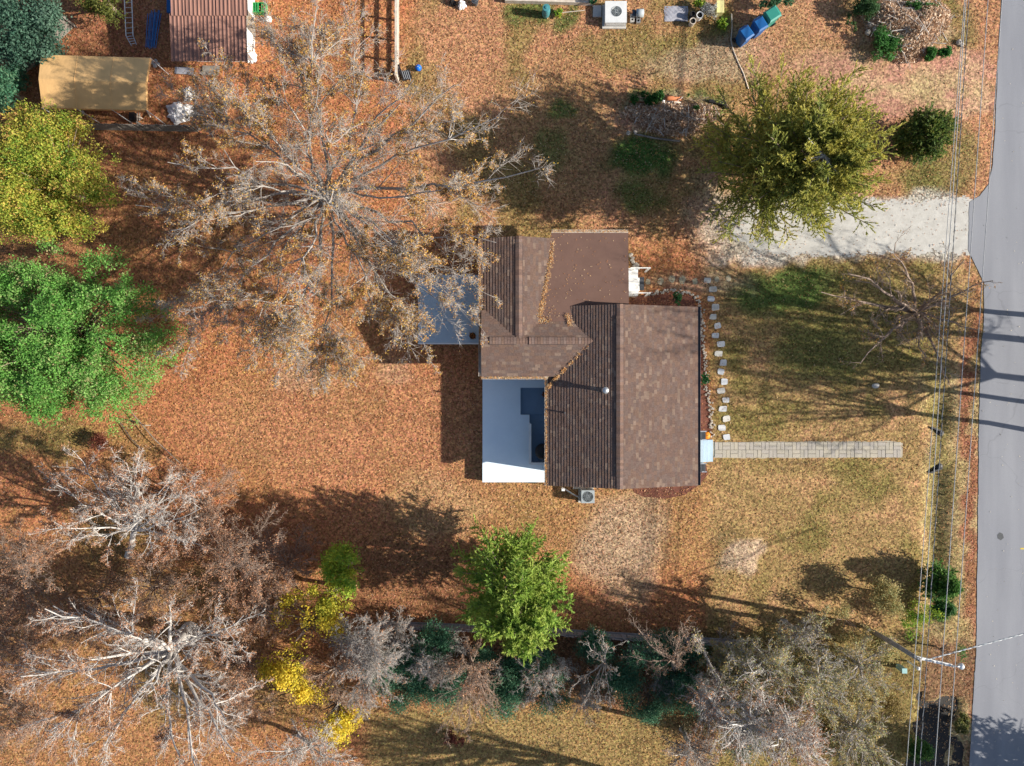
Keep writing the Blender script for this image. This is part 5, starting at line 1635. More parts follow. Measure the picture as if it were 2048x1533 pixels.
bare_tree("large bare tree with thick forked limbs in the bottom left corner", (380, 1262, 0), (345, 1300, 3.0), [(250, 1280, 7), (60, 1335, 6), (200, 1420, 7), (175, 1530, 6), (60, 1450, 6), (255, 1240, 6), (150, 1210, 6), (330, 1500, 8), (385, 1540, 8), (440, 1420, 7), (470, 1500, 7), (430, 1260, 6), (490, 1200, 6), (360, 1180, 6), (300, 1380, 8), (20, 1240, 5), (110, 1300, 6)],
          'bark_pale', .38, ((8, .6, .28, .5), (6, .65, .42, .5), (9, .75, .55, .6)), leaf=.5, leafpal=BRN, lrad=.34, lift=.3, fill=(60, [(270, 1360, 270, 190, 1)], 4.5, 8))
bare_tree("thicket of thin brown twigs with dry leaves in front of the yellow shrub", (470, 1120, 0), (470, 1125, .9), ring_limbs(470, 1130, 120, 110, 12, 2.2, 4.5), 'bark_brown', .09,
          ((9, .6, .4, .5), (6, .7, .5, .55), (9, .75, .55, .65)), leaf=1.0, leafpal=BRN, lrad=.45)
bare_tree("brown twiggy tree at the left edge below the pale leaning tree", (60, 1130, 0), (55, 1140, 1.2), ring_limbs(60, 1150, 100, 110, 11, 2.4, 4.5), 'bark_brown', .1,
          ((9, .6, .4, .5), (6, .7, .5, .55), (9, .75, .55, .65)), leaf=1.2, leafpal=BRN, lrad=.45)
saplings = []
for i_, (lb, cx, cy_, rx, ry, h, lf) in enumerate( (("brown twiggy sapling right of the pale leaning tree", 400, 1010, 85, 85, 3.6, 1.5), ("brown twiggy sapling below the pale leaning tree's trunk", 300, 1180, 95, 75, 3.6, 1.5),
                                      ("brown twiggy sapling left of the lime green shrub", 570, 1130, 80, 85, 3.2, 1.0), ("brown twiggy sapling in the bottom left thicket above the yellow shrubs", 520, 1220, 75, 65, 3.4, 1.2),
                                      ("brown twiggy sapling at the left edge in the bottom corner", 50, 1300, 80, 90, 3.6, 1.3), ("brown twiggy sapling on the bottom edge left of the yellow shrubs", 470, 1400, 90, 90, 3.4, 1.0),
                                      ("brown twiggy sapling on the bottom edge in the left corner", 90, 1450, 95, 80, 3.4, 1.0), ("brown twiggy sapling between the yellow shrubs and the grey broom tree", 670, 1340, 55, 75, 3.2, .8),
                                      ("brown twiggy sapling left of the yellow shrubs", 480, 1310, 70, 70, 3.2, 1.2), ("brown twiggy sapling above the forked corner tree", 190, 1200, 85, 70, 3.4, 1.3))):
    z_ = 1 - 1.2 / HC
    if i_ >= 5:
        src = saplings[i_ % 5]; dup = src.copy(); C.objects.link(dup); dup["label"] = lb
        dup.location = tuple(P(1024 + (cx - 1024) * z_, NY + (cy_ - NY) * z_, 0)); dup.rotation_euler = (0, 0, 1.3 + i_ * 1.1); dup.scale = (.95 + .03 * (i_ % 3),) * 3
        for ch in src.children:
            c2 = ch.copy(); C.objects.link(c2); c2.parent = dup
        continue
    saplings.append(bare_tree(lb, (1024 + (cx - 1024) * z_, NY + (cy_ - NY) * z_, 0), (1024 + (cx - 1024) * .99, NY + (cy_ - NY) * .99, .9), ring_limbs(cx, cy_, rx, ry, 12, h * .45, h), 'bark_brown', .08, ((9, .6, .4, .5), (6, .7, .5, .55), (8, .75, .55, .65)), leaf=lf * .5, leafpal=BRN, lrad=.6,
              group="brown twiggy saplings of the bottom left thicket"))
bare_tree("low leafless bush left of the yellow shrub at the bottom", (600, 1470, 0), (620, 1490, 1.5), ring_limbs(620, 1490, 120, 60, 10, 2.5, 4.5), 'bark_pale', .12, ((9, .6, .36, .5), (6, .7, .5, .55), (9, .75, .55, .65)), leaf=.15, leafpal=BRN, lrad=.45)
twigs_ = []
for i_, (cx, cy_, lb) in enumerate(((700, 1285, "between the yellow shrubs and the broom tree"), (790, 1262, "at the left end of the board fence"), (835, 1318, "right of the broom tree"), (885, 1345, "left of the drooping brown twigs"), (995, 1360, "just right of the drooping brown twigs"),
                                    (1045, 1395, "at the edge of the golden grass left of the gap"), (1130, 1335, "in the gap between the shrubs"), (1165, 1375, "left of the forked tree"), (1262, 1300, "between the forked and the pinkish tree"), (1320, 1375, "below the pinkish tree"),
                                    (1395, 1365, "below the thin pale tree"), (1450, 1300, "at the fence's right end"), (905, 1275, "behind the bright cedar's left side"), (700, 1400, "right of the lowest yellow shrub"))):
    z_ = 1 - 1.2 / HC
    lab = "grey twiggy sapling " + lb
    if i_ >= 4:
        src = twigs_[i_ % 4]; dup = src.copy(); C.objects.link(dup); dup["label"] = lab
        dup.location = tuple(P(1024 + (cx - 1024) * z_, NY + (cy_ - NY) * z_, 0)); dup.rotation_euler = (0, 0, .7 + i_ * 1.3); dup.scale = (.62 + .06 * (i_ % 4),) * 3
        for ch in src.children:
            c2 = ch.copy(); C.objects.link(c2); c2.parent = dup
        continue
    twigs_.append(bare_tree(lab, (1024 + (cx - 1024) * z_, NY + (cy_ - NY) * z_, 0), (1024 + (cx - 1024) * .99, NY + (cy_ - NY) * .99, .9), ring_limbs(cx, cy_, 46, 46, 10, 1.4, 3.0), 'bark_grey' if i_ % 2 else 'bark_pale', .06, ((9, .6, .4, .5), (6, .7, .5, .55), (7, .75, .6, .65)),
                            leaf=.06, leafpal=BRN, lrad=.5, group="grey twiggy saplings among the dark shrubs"))
bare_tree("grey bare tree right of the yellow shrub with branches like a broom", (735, 1290, 0), (742, 1308, 2.5), ring_limbs(745, 1320, 78, 105, 16, 3, 5.5), 'bark_grey', .11, ((12, .5, .36, .45), (8, .6, .45, .55), (9, .75, .55, .65)), leaf=.1, leafpal=BRN, lrad=.4)
bare_tree("bare tree of drooping brown twigs below the bright cedar", (935, 1300, 0), (945, 1325, 2.5), ring_limbs(945, 1365, 65, 95, 14, 2.2, 5), 'bark_brown', .1, ((11, .5, .36, .5), (6, .6, .45, .55), (9, .75, .55, .65)), leaf=.15, leafpal=BRN, lrad=.4)
bare_tree("small leafless tree between the two dark shrubs left of the gap", (1075, 1340, 0), (1080, 1350, 2), ring_limbs(1078, 1362, 55, 60, 11, 2.4, 4.4), 'bark_grey', .09, ((8, .6, .36, .5), (6, .6, .45, .55), (8, .75, .55, .65)), leaf=.1, leafpal=BRN, lrad=.42)
bare_tree("forked bare tree right of the gap in the shrubs", (1205, 1312, 0), (1209, 1322, 3), [(1216, 1262, 5), (1180, 1290, 4.6), (1150, 1372, 4.2), (1165, 1400, 4), (1195, 1395, 4.6), (1215, 1400, 4.6), (1235, 1350, 4.6)], 'bark_grey', .11, ((8, .55, .3, .5), (5, .6, .45, .55), (8, .75, .55, .65)), leaf=.1, leafpal=BRN, lrad=.45)
bare_tree("pinkish bare tree leaning over the board fence", (1350, 1352, 0), (1343, 1318, 3), [(1285, 1240, 5.5), (1345, 1235, 5.5), (1300, 1280, 5), (1250, 1312, 4.6), (1355, 1250, 5.6), (1385, 1290, 5), (1320, 1345, 4), (1370, 1330, 4)], 'bark_brown', .12, ((8, .55, .3, .5), (5, .6, .45, .55), (8, .75, .55, .65)), leaf=.1, leafpal=BRN, lrad=.45)
bare_tree("thin pale bare tree standing at the right end of the board fence", (1420, 1325, 0), (1405, 1300, 3.4), [(1385, 1262, 5), (1400, 1268, 5), (1395, 1290, 4.8), (1440, 1370, 5), (1455, 1390, 5)], 'bark_grey', .09, ((7, .5, .3, .5), (5, .6, .45, .55), (8, .75, .55, .65)), leaf=.2, leafpal=OLV, lrad=.6)
for (lb, cx, cy_, rx, ry, h, bk, lf, sd_) in (("whitish bare tree with spreading pale limbs at the bottom, right of centre", 1515, 1450, 120, 95, 8, 'bark_pale', .8, 1), ("pale grey bare tree at the bottom edge right of the whitish one", 1590, 1480, 85, 80, 8, 'bark_pale', 1.0, 2),
                                               ("olive leaved thin tree above the whitish bare tree", 1540, 1340, 100, 85, 5.5, 'bark_pale', 2.2, 3), ("thin grey green tree in the middle of the bottom right thicket", 1640, 1380, 85, 90, 5.5, 'bark_pale', 2.4, 4),
                                               ("fine twigged olive tree at the upper edge of the bottom right thicket", 1610, 1280, 75, 60, 4.5, 'bark_grey', 2.6, 5), ("sparse brown twigged tree left of the pole in the thicket", 1730, 1340, 70, 75, 4.8, 'bark_grey', 2.2, 6),
                                               ("tan twigged tree at the bottom edge near the dark ditch", 1720, 1470, 75, 80, 4.8, 'bark_grey', 1.4, 7), ("grey twigged tree left of the whitish bare tree", 1430, 1420, 65, 70, 7, 'bark_pale', 1.0, 8),
                                               ("low twiggy olive tree right of the fence end", 1470, 1330, 60, 60, 4.2, 'bark_pale', 2.4, 9), ("bare grey tree on the bottom edge below the golden grass", 1390, 1510, 70, 50, 7, 'bark_grey', .5, 10)):
    k = 1 - 2 / HC
    bx, by = 1024 + (cx - 1024) * .93, NY + (cy_ - NY) * .93
    bare_tree(lb, (bx, by, 0), (1024 + (cx - 1024) * .98, NY + (cy_ - NY) * .98, 2.0 if h < 6.5 else 3.6), ring_limbs(cx, cy_, rx, ry, 13, h * .5, h), bk, .2 if bk == 'bark_pale' else .13, ((10, .55, .36, .5), (6, .65, .46, .55), (7, .75, .55, .65)), leaf=lf * .6, leafpal=OLV if lf > 1 else BRN, lrad=.55, lift=.5,
              group="bare trees of the bottom right thicket", leafsize=(.05, .10))
bare_tree("bare dark tree by the road with its shadow across the front lawn", (1806, 640, 0), (1830, 625, 2.8), [(1690, 540, 5.5), (1770, 560, 6), (1640, 590, 5), (1765, 680, 5.5), (1730, 720, 5), (1850, 720, 5.5), (1900, 740, 5.5), (1960, 650, 5), (1975, 590, 5), (1930, 510, 5.5), (1820, 480, 5.5), (1840, 690, 6.5), (1880, 590, 6.5), (1910, 670, 6)],
          'bark_brown', .19, ((6, .6, .28, .5), (6, .6, .42, .5), (5, .7, .5, .55)), leaf=.15, leafpal=TAN, lrad=.6, lift=.3, rmin=.007, wig=.17, fill=(34, [(1820, 610, 155, 140, 1)], 3.5, 6.5))
for (lb, bx, by) in (("tall bare tree below the bottom edge, its shadow on the golden grass", 1265, 1592), ("tall bare tree below the bottom edge, nearer to the thicket", 1440, 1606)):
    bare_tree(lb, (bx, by, 0), (bx + 8, by + 40, 3.6), ring_limbs(bx + 40, by + 200, 150, 150, 12, 6, 9.5), 'bark_grey', .2, ((9, .55, .32, .5), (6, .6, .42, .5), (4, .7, .5, .6)), lrad=.6, rmin=.012)
# trees across the road: only their shadows and twigs reach the picture
for (lb, bx, by, cx, cy_, n_) in (("slender bare tree across the road nearest to the driveway", 2185, 776, 2260, 770, 9), ("slender bare tree across the road, middle one of three", 2215, 828, 2300, 835, 8), ("slender bare tree across the road opposite the paver walkway", 2175, 880, 2240, 890, 8)):
    bare_tree(lb, (bx, by, 0), (bx + 35, by - 2, 3.5), ring_limbs(cx + 60, cy_ - 10, 170, 150, n_, 6, 11), 'bark_grey', .14, ((9, .55, .3, .5), (6, .6, .42, .5)), lrad=.6, group="slender trees across the road")
for (lb, bx, by) in (("large bare tree far across the road behind the slender ones", 2300, 705), ("large bare tree far across the road opposite the front lawn", 2400, 800)):
    bare_tree(lb, (bx, by, 0), (bx + 40, by, 4), ring_limbs(bx + 130, by - 10, 260, 250, 14, 7, 12), 'bark_grey', .2, ((10, .55, .32, .5), (7, .6, .42, .5), (4, .7, .5, .6)), lrad=.6, rmin=.012)

bare_tree("bare tree just across the road opposite the driveway", (2150, 640, 0), (2160, 636, 2), ring_limbs(2190, 625, 85, 120, 12, 3.5, 6), 'bark_grey', .16, ((10, .55, .32, .5), (7, .6, .42, .5), (4, .7, .5, .6)), lrad=.6, rmin=.012)
# ------------------------------------------------------------------ evergreen cedars
def cedar(label, base, h, R, nb, cols, seed, z0=1.0, ragged=.25, name="cedar_tree", cat="tree", lean=(0, 0), sub=15, leafn=9, ls=1.0, power=.8, round_=False, trunk=True, group=None):
    global rng
    keep = rng; rng = np.random.default_rng(seed)
    A = P(*base, 0)
    t = thing(name, label, cat, A, group)
    tp = np.array([A + np.array([lean[0] * s, lean[1] * s, h * s * .97]) for s in np.linspace(0, 1, 6)])
    V, F = tubes(tp[None], np.linspace(.03 * h * .6 + .04, .015, 6)[None], 9)
    part_np("trunk", V, F, M['bark_brown'], t, sm=True)
    s = rng.random(nb) ** 1.15
    z = z0 + (h - z0) * s
    if round_:
        rad = R * np.sqrt(np.maximum(.03, 1 - (s * 1.0) ** 2.2)) * (.55 + .45 * smooth(0, .3, s))
    else:
        rad = R * ((1 - s) ** power * .96 + .05) * (.72 + .28 * smooth(0, .18, s))
    az = rng.random(nb) * 2 * np.pi
    # lobes: neighbouring branches share their reach
    lob = 1 + ragged * (np.sin(3 * az + 2.1 * seed + z) * .5 + np.sin(5 * az - 1.7 * z + seed) * .5) + rng.normal(0, ragged * .45, nb)
    rad = rad * np.clip(lob, .35, 1.5)
    S = A + np.column_stack([lean[0] * z / h, lean[1] * z / h, z])
    D = np.column_stack([np.cos(az), np.sin(az), rng.normal(.28, .15, nb) + .6 * s])
    PT, Rr = grow(S, D, rad, .012 + rad * .009, 6, .09, .02, .3)
    V, F = tubes(PT, Rr, 4)
    part_np("limbs", V, F, M['bark_brown'], t)
    S2, D2, L2, R2 = spawn(PT, Rr, rad, sub, .25, 1.0, .85, .3, .26, .5, up=.22)
    L2 = np.clip(L2, .24, .62)
    PT2, RR2 = grow(S2, D2, L2, R2, 3, .12, .03, .5)
    n2 = len(PT2)
    k = np.repeat(np.arange(n2), leafn)
    f = rng.random(len(k)) * .95 + .08
    ki = np.minimum((f * 3).astype(int), 2); ff = np.clip(f * 3 - ki, 0, 1.2)[:, None]
    c = PT2[k, ki] * (1 - ff) + PT2[k, ki + 1] * ff
    d0 = unit(PT2[k, ki + 1] - PT2[k, ki])
    d = unit(d0 + rng.normal(size=d0.shape) * .5 + (0, 0, .1))
    n = len(k)
    ln = rng.uniform(.12, .27, n) * ls; wd = rng.uniform(.05, .10, n) * ls
    V, F = leaf_faces(c + d * ln[:, None] * .3, d, rng.normal(size=(n, 3)) * .55 + (.45, -.05, .75), ln, wd)
    cols = np.array(cols)
    bc = rng.random(nb)                                             # branch tone: some sprays yellower than others
    b_ = bc[(k // sub)] * .45 + .2 * rng.random(n2)[k] + .35 * f
    b_ = np.clip(b_, 0, 1)[:, None]
    col = np.where(b_ < .5, cols[0] * (1 - 2 * b_) + cols[1] * 2 * b_, cols[1] * (2 - 2 * b_) + cols[2] * (2 * b_ - 1)) * rng.uniform(.8, 1.2, (n, 1))
    part_np("crown", V, F, M['leaf'], t, np.repeat(col, 3, 0))
    rng = keep
    return t, tp


ced1, tp = cedar("big ragged olive green cedar with a dead white top, near the driveway", (1512, 350), 7.4, 4.5, 215, [(.07, .125, .04), (.33, .35, .08), (.58, .49, .11)], 3, 1.0, .20, sub=40, leafn=16, power=.42, ls=.80, lean=(.3, -1.4))
q = tp[-1] + (0, 0, .15)
mb = MB()
for i in range(16):
    a = rng.normal(-1.4, 1.0) if i > 4 else rng.uniform(0, 6.28); L_ = rng.uniform(.5, 1.5)
    e = q + np.array([math.cos(a) * L_, math.sin(a) * L_, rng.uniform(-.1, .5)])
    mb.tube([q + (0, 0, .1), (q + e) / 2 + rng.normal(0, .06, 3), e], [.03, .022, .01], 5)
part("dead_branches", mb, M['bark_pale'], ced1, "bleached dead branches at the top of the cedar")
cedar("bright yellow green cedar standing alone below the house", (1022, 1110), 8.4, 2.85, 165, [(.06, .18, .035), (.27, .40, .07), (.48, .54, .13)], 5, 1.4, .20, sub=36, leafn=15, power=.44, ls=.78, lean=(.2, -1.2))
cedar("round dark green shrub by the road, right of the big cedar", (1815, 290), 2.4, 1.5, 230, [(.035, .08, .025), (.10, .17, .04), (.30, .30, .07)], 8, .15, .14, "round_shrub", "shrub", sub=12, leafn=8, ls=.8, round_=True)
cedar("dark green conifer bush by the roadside wires at the right", (1858, 1155), 2.0, 1.1, 150, [(.03, .10, .03), (.08, .20, .045), (.17, .30, .06)], 12, .1, .25, "conifer_bush", "shrub", sub=12, leafn=8, ls=.8)
cedar("tall conifer across the road in the bottom right corner, mostly out of view", (2200, 1560), 8, 3, 260, [(.03, .06, .02), (.07, .11, .03), (.14, .18, .04)], 14, 1, .2, sub=10, leafn=7, ls=1.3)


# ------------------------------------------------------------------ leafy crowns and shrubs
def leafy(label, cx, cy_, rx, ry, h, cols, seed, name="leafy_tree", cat="tree", n=30000, ls=(.09, .17), lobes=26, z0=.5, flat=.55, base=None, group=None, bark='bark_brown', r0=.14, gaps=.35, up=.45, clump=.32):
    """crown of many lobes, each a cloud of leaf clumps; centre and radii in photo pixels at the crown's own height"""
    global rng
    keep = rng; rng = np.random.default_rng(seed)
    zc = z0 + (h - z0) * .5
    c0 = P(cx, cy_, zc); mpp = (HC - zc) / F_PX
    RX, RY, RZ = rx * mpp, ry * mpp, (h - z0) / 2
    A = P(*(base or (1024 + (cx - 1024) * (1 - zc / HC), NY + (cy_ - NY) * (1 - zc / HC))), 0)
    t = thing(name, label, cat, A, group)
    # lobe centres fill the dome
    u = unit(rng.normal(size=(lobes, 3))); u[:, 2] = np.abs(u[:, 2]) * 1.0 - .25
    rr = rng.uniform(.45, .82, (lobes, 1)); rr[:2] *= .3
    LC = c0 + u * rr * (RX, RY, RZ)
    LR = rng.uniform(.26, .44, lobes) * min(RX, RY) * (26 / max(lobes, 12)) ** .33
    V, F = tubes(np.array([[A + (c0 - A) * s * .9 for s in np.linspace(0, 1, 5)]]), np.linspace(r0, r0 * .5, 5)[None], 9)
    Q = A + (c0 - A) * .45
    PT = np.array([bez(Q, l, .2, 6, .12) for l in LC]); R = np.tile(np.linspace(r0 * .45, .012, 7), (lobes, 1))
    V2, F2 = tubes(PT, R, 5)
    part_np("trunk", np.concatenate([V, V2]), np.concatenate([F, F2 + len(V)]), M[bark], t)
    # clumps on the lobes
    nc = max(20, n // 22)
    li = rng.choice(lobes, nc, p=LR ** 2 / (LR ** 2).sum())
    d = unit(rng.normal(size=(nc, 3)) + (0, 0, up))
    CC = LC[li] + d * (LR[li] * rng.uniform(.55, 1.1, nc))[:, None] * (1, 1, .8)
    ok = CC[:, 2] > .05
    CC, d, li = CC[ok], d[ok], li[ok]; nc = len(CC)
    tone = rng.random(nc) * .6 + .4 * rng.random(lobes)[li]
    gapm = (.5 * vn(CC[:, 0], CC[:, 1], .6, seed) + .5 * vn(CC[:, 0] + CC[:, 2], CC[:, 1], 1.3, seed + 2)) > gaps
    CC, d, tone = CC[gapm], d[gapm], tone[gapm]; nc = len(CC)
    k = np.repeat(np.arange(nc), 22); m_ = len(k)
    c = CC[k] + rng.normal(size=(m_, 3)) * clump * .5 * min(1.0, min(RX, RY) * .8)
    nr = unit(d[k] * .5 + rng.normal(size=(m_, 3)) * .6 + (.3, 0, .6))
    V, F = leaf_faces(c, rng.normal(size=(m_, 3)), nr, rng.uniform(*ls, m_), rng.uniform(ls[0] * .6, ls[1] * .7, m_))
    cols = np.array(cols); tt = np.clip(tone[k] + rng.normal(0, .12, m_), 0, .999) * (len(cols) - 1)
    ki = tt.astype(int); f = (tt - ki)[:, None]
    col = (cols[ki] * (1 - f) + cols[np.minimum(ki + 1, len(cols) - 1)] * f) * rng.uniform(.75, 1.25, (m_, 1))
    part_np("crown", V, F, M['leaf'], t, np.repeat(col, 3, 0))
    rng = keep
    return t


GRN = [(.06, .17, .035), (.11, .29, .05), (.16, .37, .07), (.23, .40, .11), (.38, .30, .16)]
YGR = [(.08, .18, .03), (.20, .32, .04), (.38, .41, .06), (.52, .42, .08), (.50, .28, .10)]
DGR = [(.03, .11, .065), (.05, .16, .09), (.085, .21, .115), (.16, .26, .15)]
YEL = [(.26, .30, .03), (.62, .50, .05), (.75, .60, .06), (.70, .45, .05)]
LIME = [(.10, .24, .03), (.24, .38, .04), (.50, .50, .06)]
leafy("broad bright green leafy tree at the left edge", 120, 668, 262, 190, 6.0, GRN, 21, n=150000, lobes=75, ls=(.06, .145), z0=.6, clump=.27, gaps=.44, r0=.22)
leafy("dark blue green bush at the left edge below the slanting fence", 12, 178, 40, 40, 2.4, DGR, 29, "bush", "bush", 6000, lobes=12, z0=.2)
leafy("yellow green leafy tree at the left edge above the bright green one", 88, 365, 160, 168, 5.5, YGR, 22, n=90000, lobes=85, ls=(.06, .14), z0=.6, gaps=.455, clump=.27, r0=.2)
leafy("dark blue green bush in the top left corner", 55, 60, 95, 75, 3.2, [(.03, .085, .055), (.07, .15, .10), (.13, .22, .16)], 23, "bush", "bush", 18000, lobes=18, z0=.2)
leafy("olive green bush at the top edge left of the ladder", 205, -2, 62, 38, 3.0, [(.05, .08, .02), (.11, .13, .025), (.18, .18, .04)], 24, "bush", "bush", 9000, lobes=12, z0=.2, ls=(.07, .13))
leafy("yellow leaved shrub standing in the bottom thicket left of the grey broom tree", 615, 1255, 78, 66, 4.2, YEL, 25, "yellow_shrub", "shrub", 20000, lobes=22, z0=.6, gaps=.55, ls=(.08, .14))
leafy("yellow leaved shrub below the other yellow ones at the bottom", 665, 1425, 66, 56, 3.9, YEL, 26, "yellow_shrub", "shrub", 9000, lobes=14, z0=.5, gaps=.5, ls=(.08, .14))
leafy("yellow leaved shrub between the two larger yellow shrubs", 582, 1352, 62, 46, 4.0, YEL, 27, "yellow_shrub", "shrub", 9000, lobes=12, z0=.5, gaps=.5, ls=(.08, .14))
leafy("yellow green shrub joining the lime shrub to the yellow ones", 660, 1196, 46, 44, 3.8, [(.2, .3, .03), (.45, .42, .05), (.66, .52, .06)], 31, "yellow_shrub", "shrub", 9000, lobes=16, z0=.5, gaps=.52, ls=(.08, .14))
leafy("lime green shrub right of the twig thicket beside the dark cedar shadow", 690, 1140, 42, 62, 3.8, [(.16, .32, .04), (.36, .46, .05), (.58, .54, .06)], 28, "green_shrub", "shrub", 6000, lobes=14, z0=.4, gaps=.42)
for i, (cx, cy_, rx, ry, h, lb) in enumerate(((815, 1320, 42, 48, 2.2, "dark green shrub right of the grey broom tree"), (870, 1290, 45, 42, 2.4, "dark green shrub just left of the bright cedar's foot"), (800, 1385, 42, 36, 2.0, "dark green shrub at the lower edge below the broom tree"),
                                          (890, 1370, 48, 40, 2.2, "dark green shrub left of the drooping brown twigs"), (1010, 1390, 45, 45, 2.4, "dark green shrub right of the drooping brown twigs"), (1065, 1310, 48, 40, 2.4, "dark green shrub under the bright cedar's lower right side"),
                                          (1100, 1380, 38, 50, 2.4, "dark green shrub at the left side of the gap"), (1195, 1290, 40, 32, 2.2, "dark green shrub against the board fence at the forked tree"), (1225, 1370, 45, 48, 2.4, "dark green shrub at the right side of the gap"),
                                          (1285, 1325, 52, 52, 2.6, "largest dark green shrub below the board fence"), (1300, 1400, 50, 38, 2.2, "dark green shrub at the lower edge below the largest one"), (1365, 1380, 45, 45, 2.4, "dark green shrub left of the whitish tree"), (960, 1325, 40, 30, 2, "dark green shrub under the bright cedar's lower tip"), (765, 1335, 40, 42, 2.0, "dark green shrub behind the grey broom tree"), (845, 1350, 42, 38, 2.0, "dark green shrub between the broom tree and the brown drooping twigs"), (1040, 1345, 42, 38, 2.2, "dark green shrub left of the gap below the cedar"), (1330, 1300, 42, 34, 2.2, "dark green shrub against the fence by the pinkish tree"), (1385, 1330, 42, 40, 2.2, "dark green shrub at the fence's right end"))):
    leafy(lb, cx, cy_, rx * 1.16, ry * 1.12, h, DGR, 40 + i, "evergreen_shrub", "shrub", 9000, lobes=16, z0=.15, group="dark evergreen shrubs along the board fence", gaps=.46, ls=(.05, .11), r0=.06)
for i, (cx, cy_, rx, ry, h, col, lb, nm) in enumerate(((1770, 1195, 42, 40, 2.2, OLV[:3] + [(.4, .2, .05)], "olive and orange bush left of the dark roadside conifer", "bush"), (1850, 1240, 50, 36, 2.0, LIME, "light green brush below the dark roadside conifer", "bush"),
                                              (1890, 1305, 32, 40, 1.6, [(.03, .12, .03), (.06, .18, .04), (.12, .24, .05)], "green weeds round the lamp arm beside the road", "bush"), (1700, 1245, 55, 40, 2.2, OLV, "olive brush at the upper edge of the thicket", "bush"),
                                              (1760, 1290, 45, 35, 2.0, OLV, "olive brush left of the utility pole", "bush"), (1780, 1420, 40, 50, 1.6, [(.2, .17, .05), (.33, .25, .09), (.42, .3, .14)], "tan weeds left of the dark ditch", "bush"),
                                              (1560, 1400, 60, 45, 2.0, [(.08, .11, .05), (.16, .17, .08), (.25, .22, .10)], "grey green brush under the whitish bare tree", "bush"), (1660, 1460, 60, 45, 1.8, [(.14, .13, .05), (.24, .2, .08), (.3, .22, .09)], "tan green brush between the bottom right trees", "bush"),
                                              (1470, 1385, 45, 40, 2.0, [(.06, .10, .05), (.12, .15, .07), (.2, .2, .09)], "grey green brush left of the whitish bare tree", "bush"),
                                              (1440, 1330, 60, 48, 2.4, [(.07, .11, .06), (.13, .17, .09), (.24, .24, .13)], "grey green brush at the right end of the board fence", "bush"),
                                              (1520, 1300, 60, 50, 2.2, [(.10, .13, .06), (.18, .18, .08), (.3, .24, .1)], "olive green brush above the whitish bare tree", "bush"),
                                              (1600, 1340, 55, 50, 2.4, [(.07, .11, .05), (.15, .17, .08), (.27, .22, .1)], "grey green brush in the middle of the thicket", "bush"),
                                              (1680, 1330, 55, 50, 2.2, [(.11, .13, .05), (.2, .18, .07), (.32, .24, .1)], "olive brush left of the utility pedestal", "bush"),
                                              (1400, 1440, 45, 45, 1.8, [(.09, .11, .06), (.17, .16, .09), (.28, .21, .12)], "grey brush at the right end of the golden grass", "bush"),
                                              (1470, 1480, 60, 45, 2.0, [(.06, .10, .07), (.12, .15, .10), (.2, .2, .14)], "blue grey brush at the foot of the whitish bare tree", "bush"),
                                              (1840, 1500, 22, 30, 1.0, [(.03, .1, .03), (.07, .18, .04), (.13, .22, .05)], "green weeds at the left bank of the dark ditch", "weed"),
                                              (1922, 1450, 12, 34, .8, [(.1, .14, .04), (.22, .22, .07), (.34, .26, .1)], "dry weeds between the dark ditch and the road", "weed"),
                                              (1885, 1215, 22, 26, 1.4, [(.03, .1, .03), (.06, .17, .04), (.1, .22, .05)], "small green weed clump below the roadside conifer", "weed"))):
    leafy(lb, cx, cy_, rx, ry, h, col, 70 + i, nm, "shrub", 5000, lobes=12, z0=.1, gaps=.45, ls=(.06, .12), r0=.05)
for i, (cx, cy_, rx, ry, h, n, lb) in enumerate(((1354, 598, 13.5, 13, 1.0, 2200, "small clipped green bush in the front bed by the side porch"), (1408, 761, 12, 17, 1.1, 2200, "small green bush in the front bed against the east eave"))):
    leafy(lb, cx, cy_, rx, ry, h, [(.02, .09, .03), (.03, .14, .04), (.06, .2, .06)], 90 + i, "clipped_bush", "bush", n, lobes=10, z0=.05, gaps=.1, ls=(.04, .07), r0=.03, clump=.12)
for i, (cx, cy_, rx, ry, h, col, lb) in enumerate(((1545, 2, 48, 20, 1.2, [(.03, .1, .05), (.06, .17, .08), (.13, .25, .13)], "blue green plant behind the teal bin at the top edge"), (1445, 48, 14, 13, .6, LIME, "small green plant left of the bins"),
                                             (1840, 12, 36, 22, .8, [(.04, .14, .03), (.08, .22, .05)], "bright green plant at the top of the leaf mound"), (1768, 92, 30, 30, .8, [(.04, .15, .03), (.08, .24, .05)], "bright green plants at the lower left of the leaf mound"),
                                             (1882, 108, 36, 17, .8, [(.04, .15, .03), (.08, .24, .05)], "bright green plants at the lower right of the leaf mound"), (1738, 18, 34, 32, 1.2, [(.03, .09, .03), (.07, .15, .05)], "dark green plant at the left of the leaf mound"),
                                             (1700, 48, 14, 20, .7, [(.04, .1, .03), (.09, .16, .05)], "small shaded plant left of the white rocks"),
                                             (1300, 194, 46, 16, .8, [(.02, .09, .02), (.05, .16, .03)], "dark green plants behind the log-edged bed on the left"), (1392, 203, 40, 17, .8, [(.02, .1, .02), (.06, .18, .04)], "green plants at the right end of the log-edged bed"),
                                             (1314, 262, 7, 8, .5, [(.01, .06, .03), (.03, .09, .05)], "little dark plant near the bottom pole of the log-edged bed"),
                                             (1400, 8, 16, 10, .6, LIME, "yellow green plant above the white flower pot"), (1118, 22, 10, 12, .4, LIME, "weed clump right of the rain barrel"), (1184, 3, 14, 7, .8, [(.02, .1, .04), (.04, .15, .06)], "dark green plant on the porch edge at the top"))):
    leafy(lb, cx, cy_, rx, ry, h, col, 110 + i, "plant", "plant", 4500 if rx > 25 else 2200 if rx > 15 else 900, lobes=9, z0=.03, gaps=.4, ls=(.05, .11), r0=.02, clump=.2)
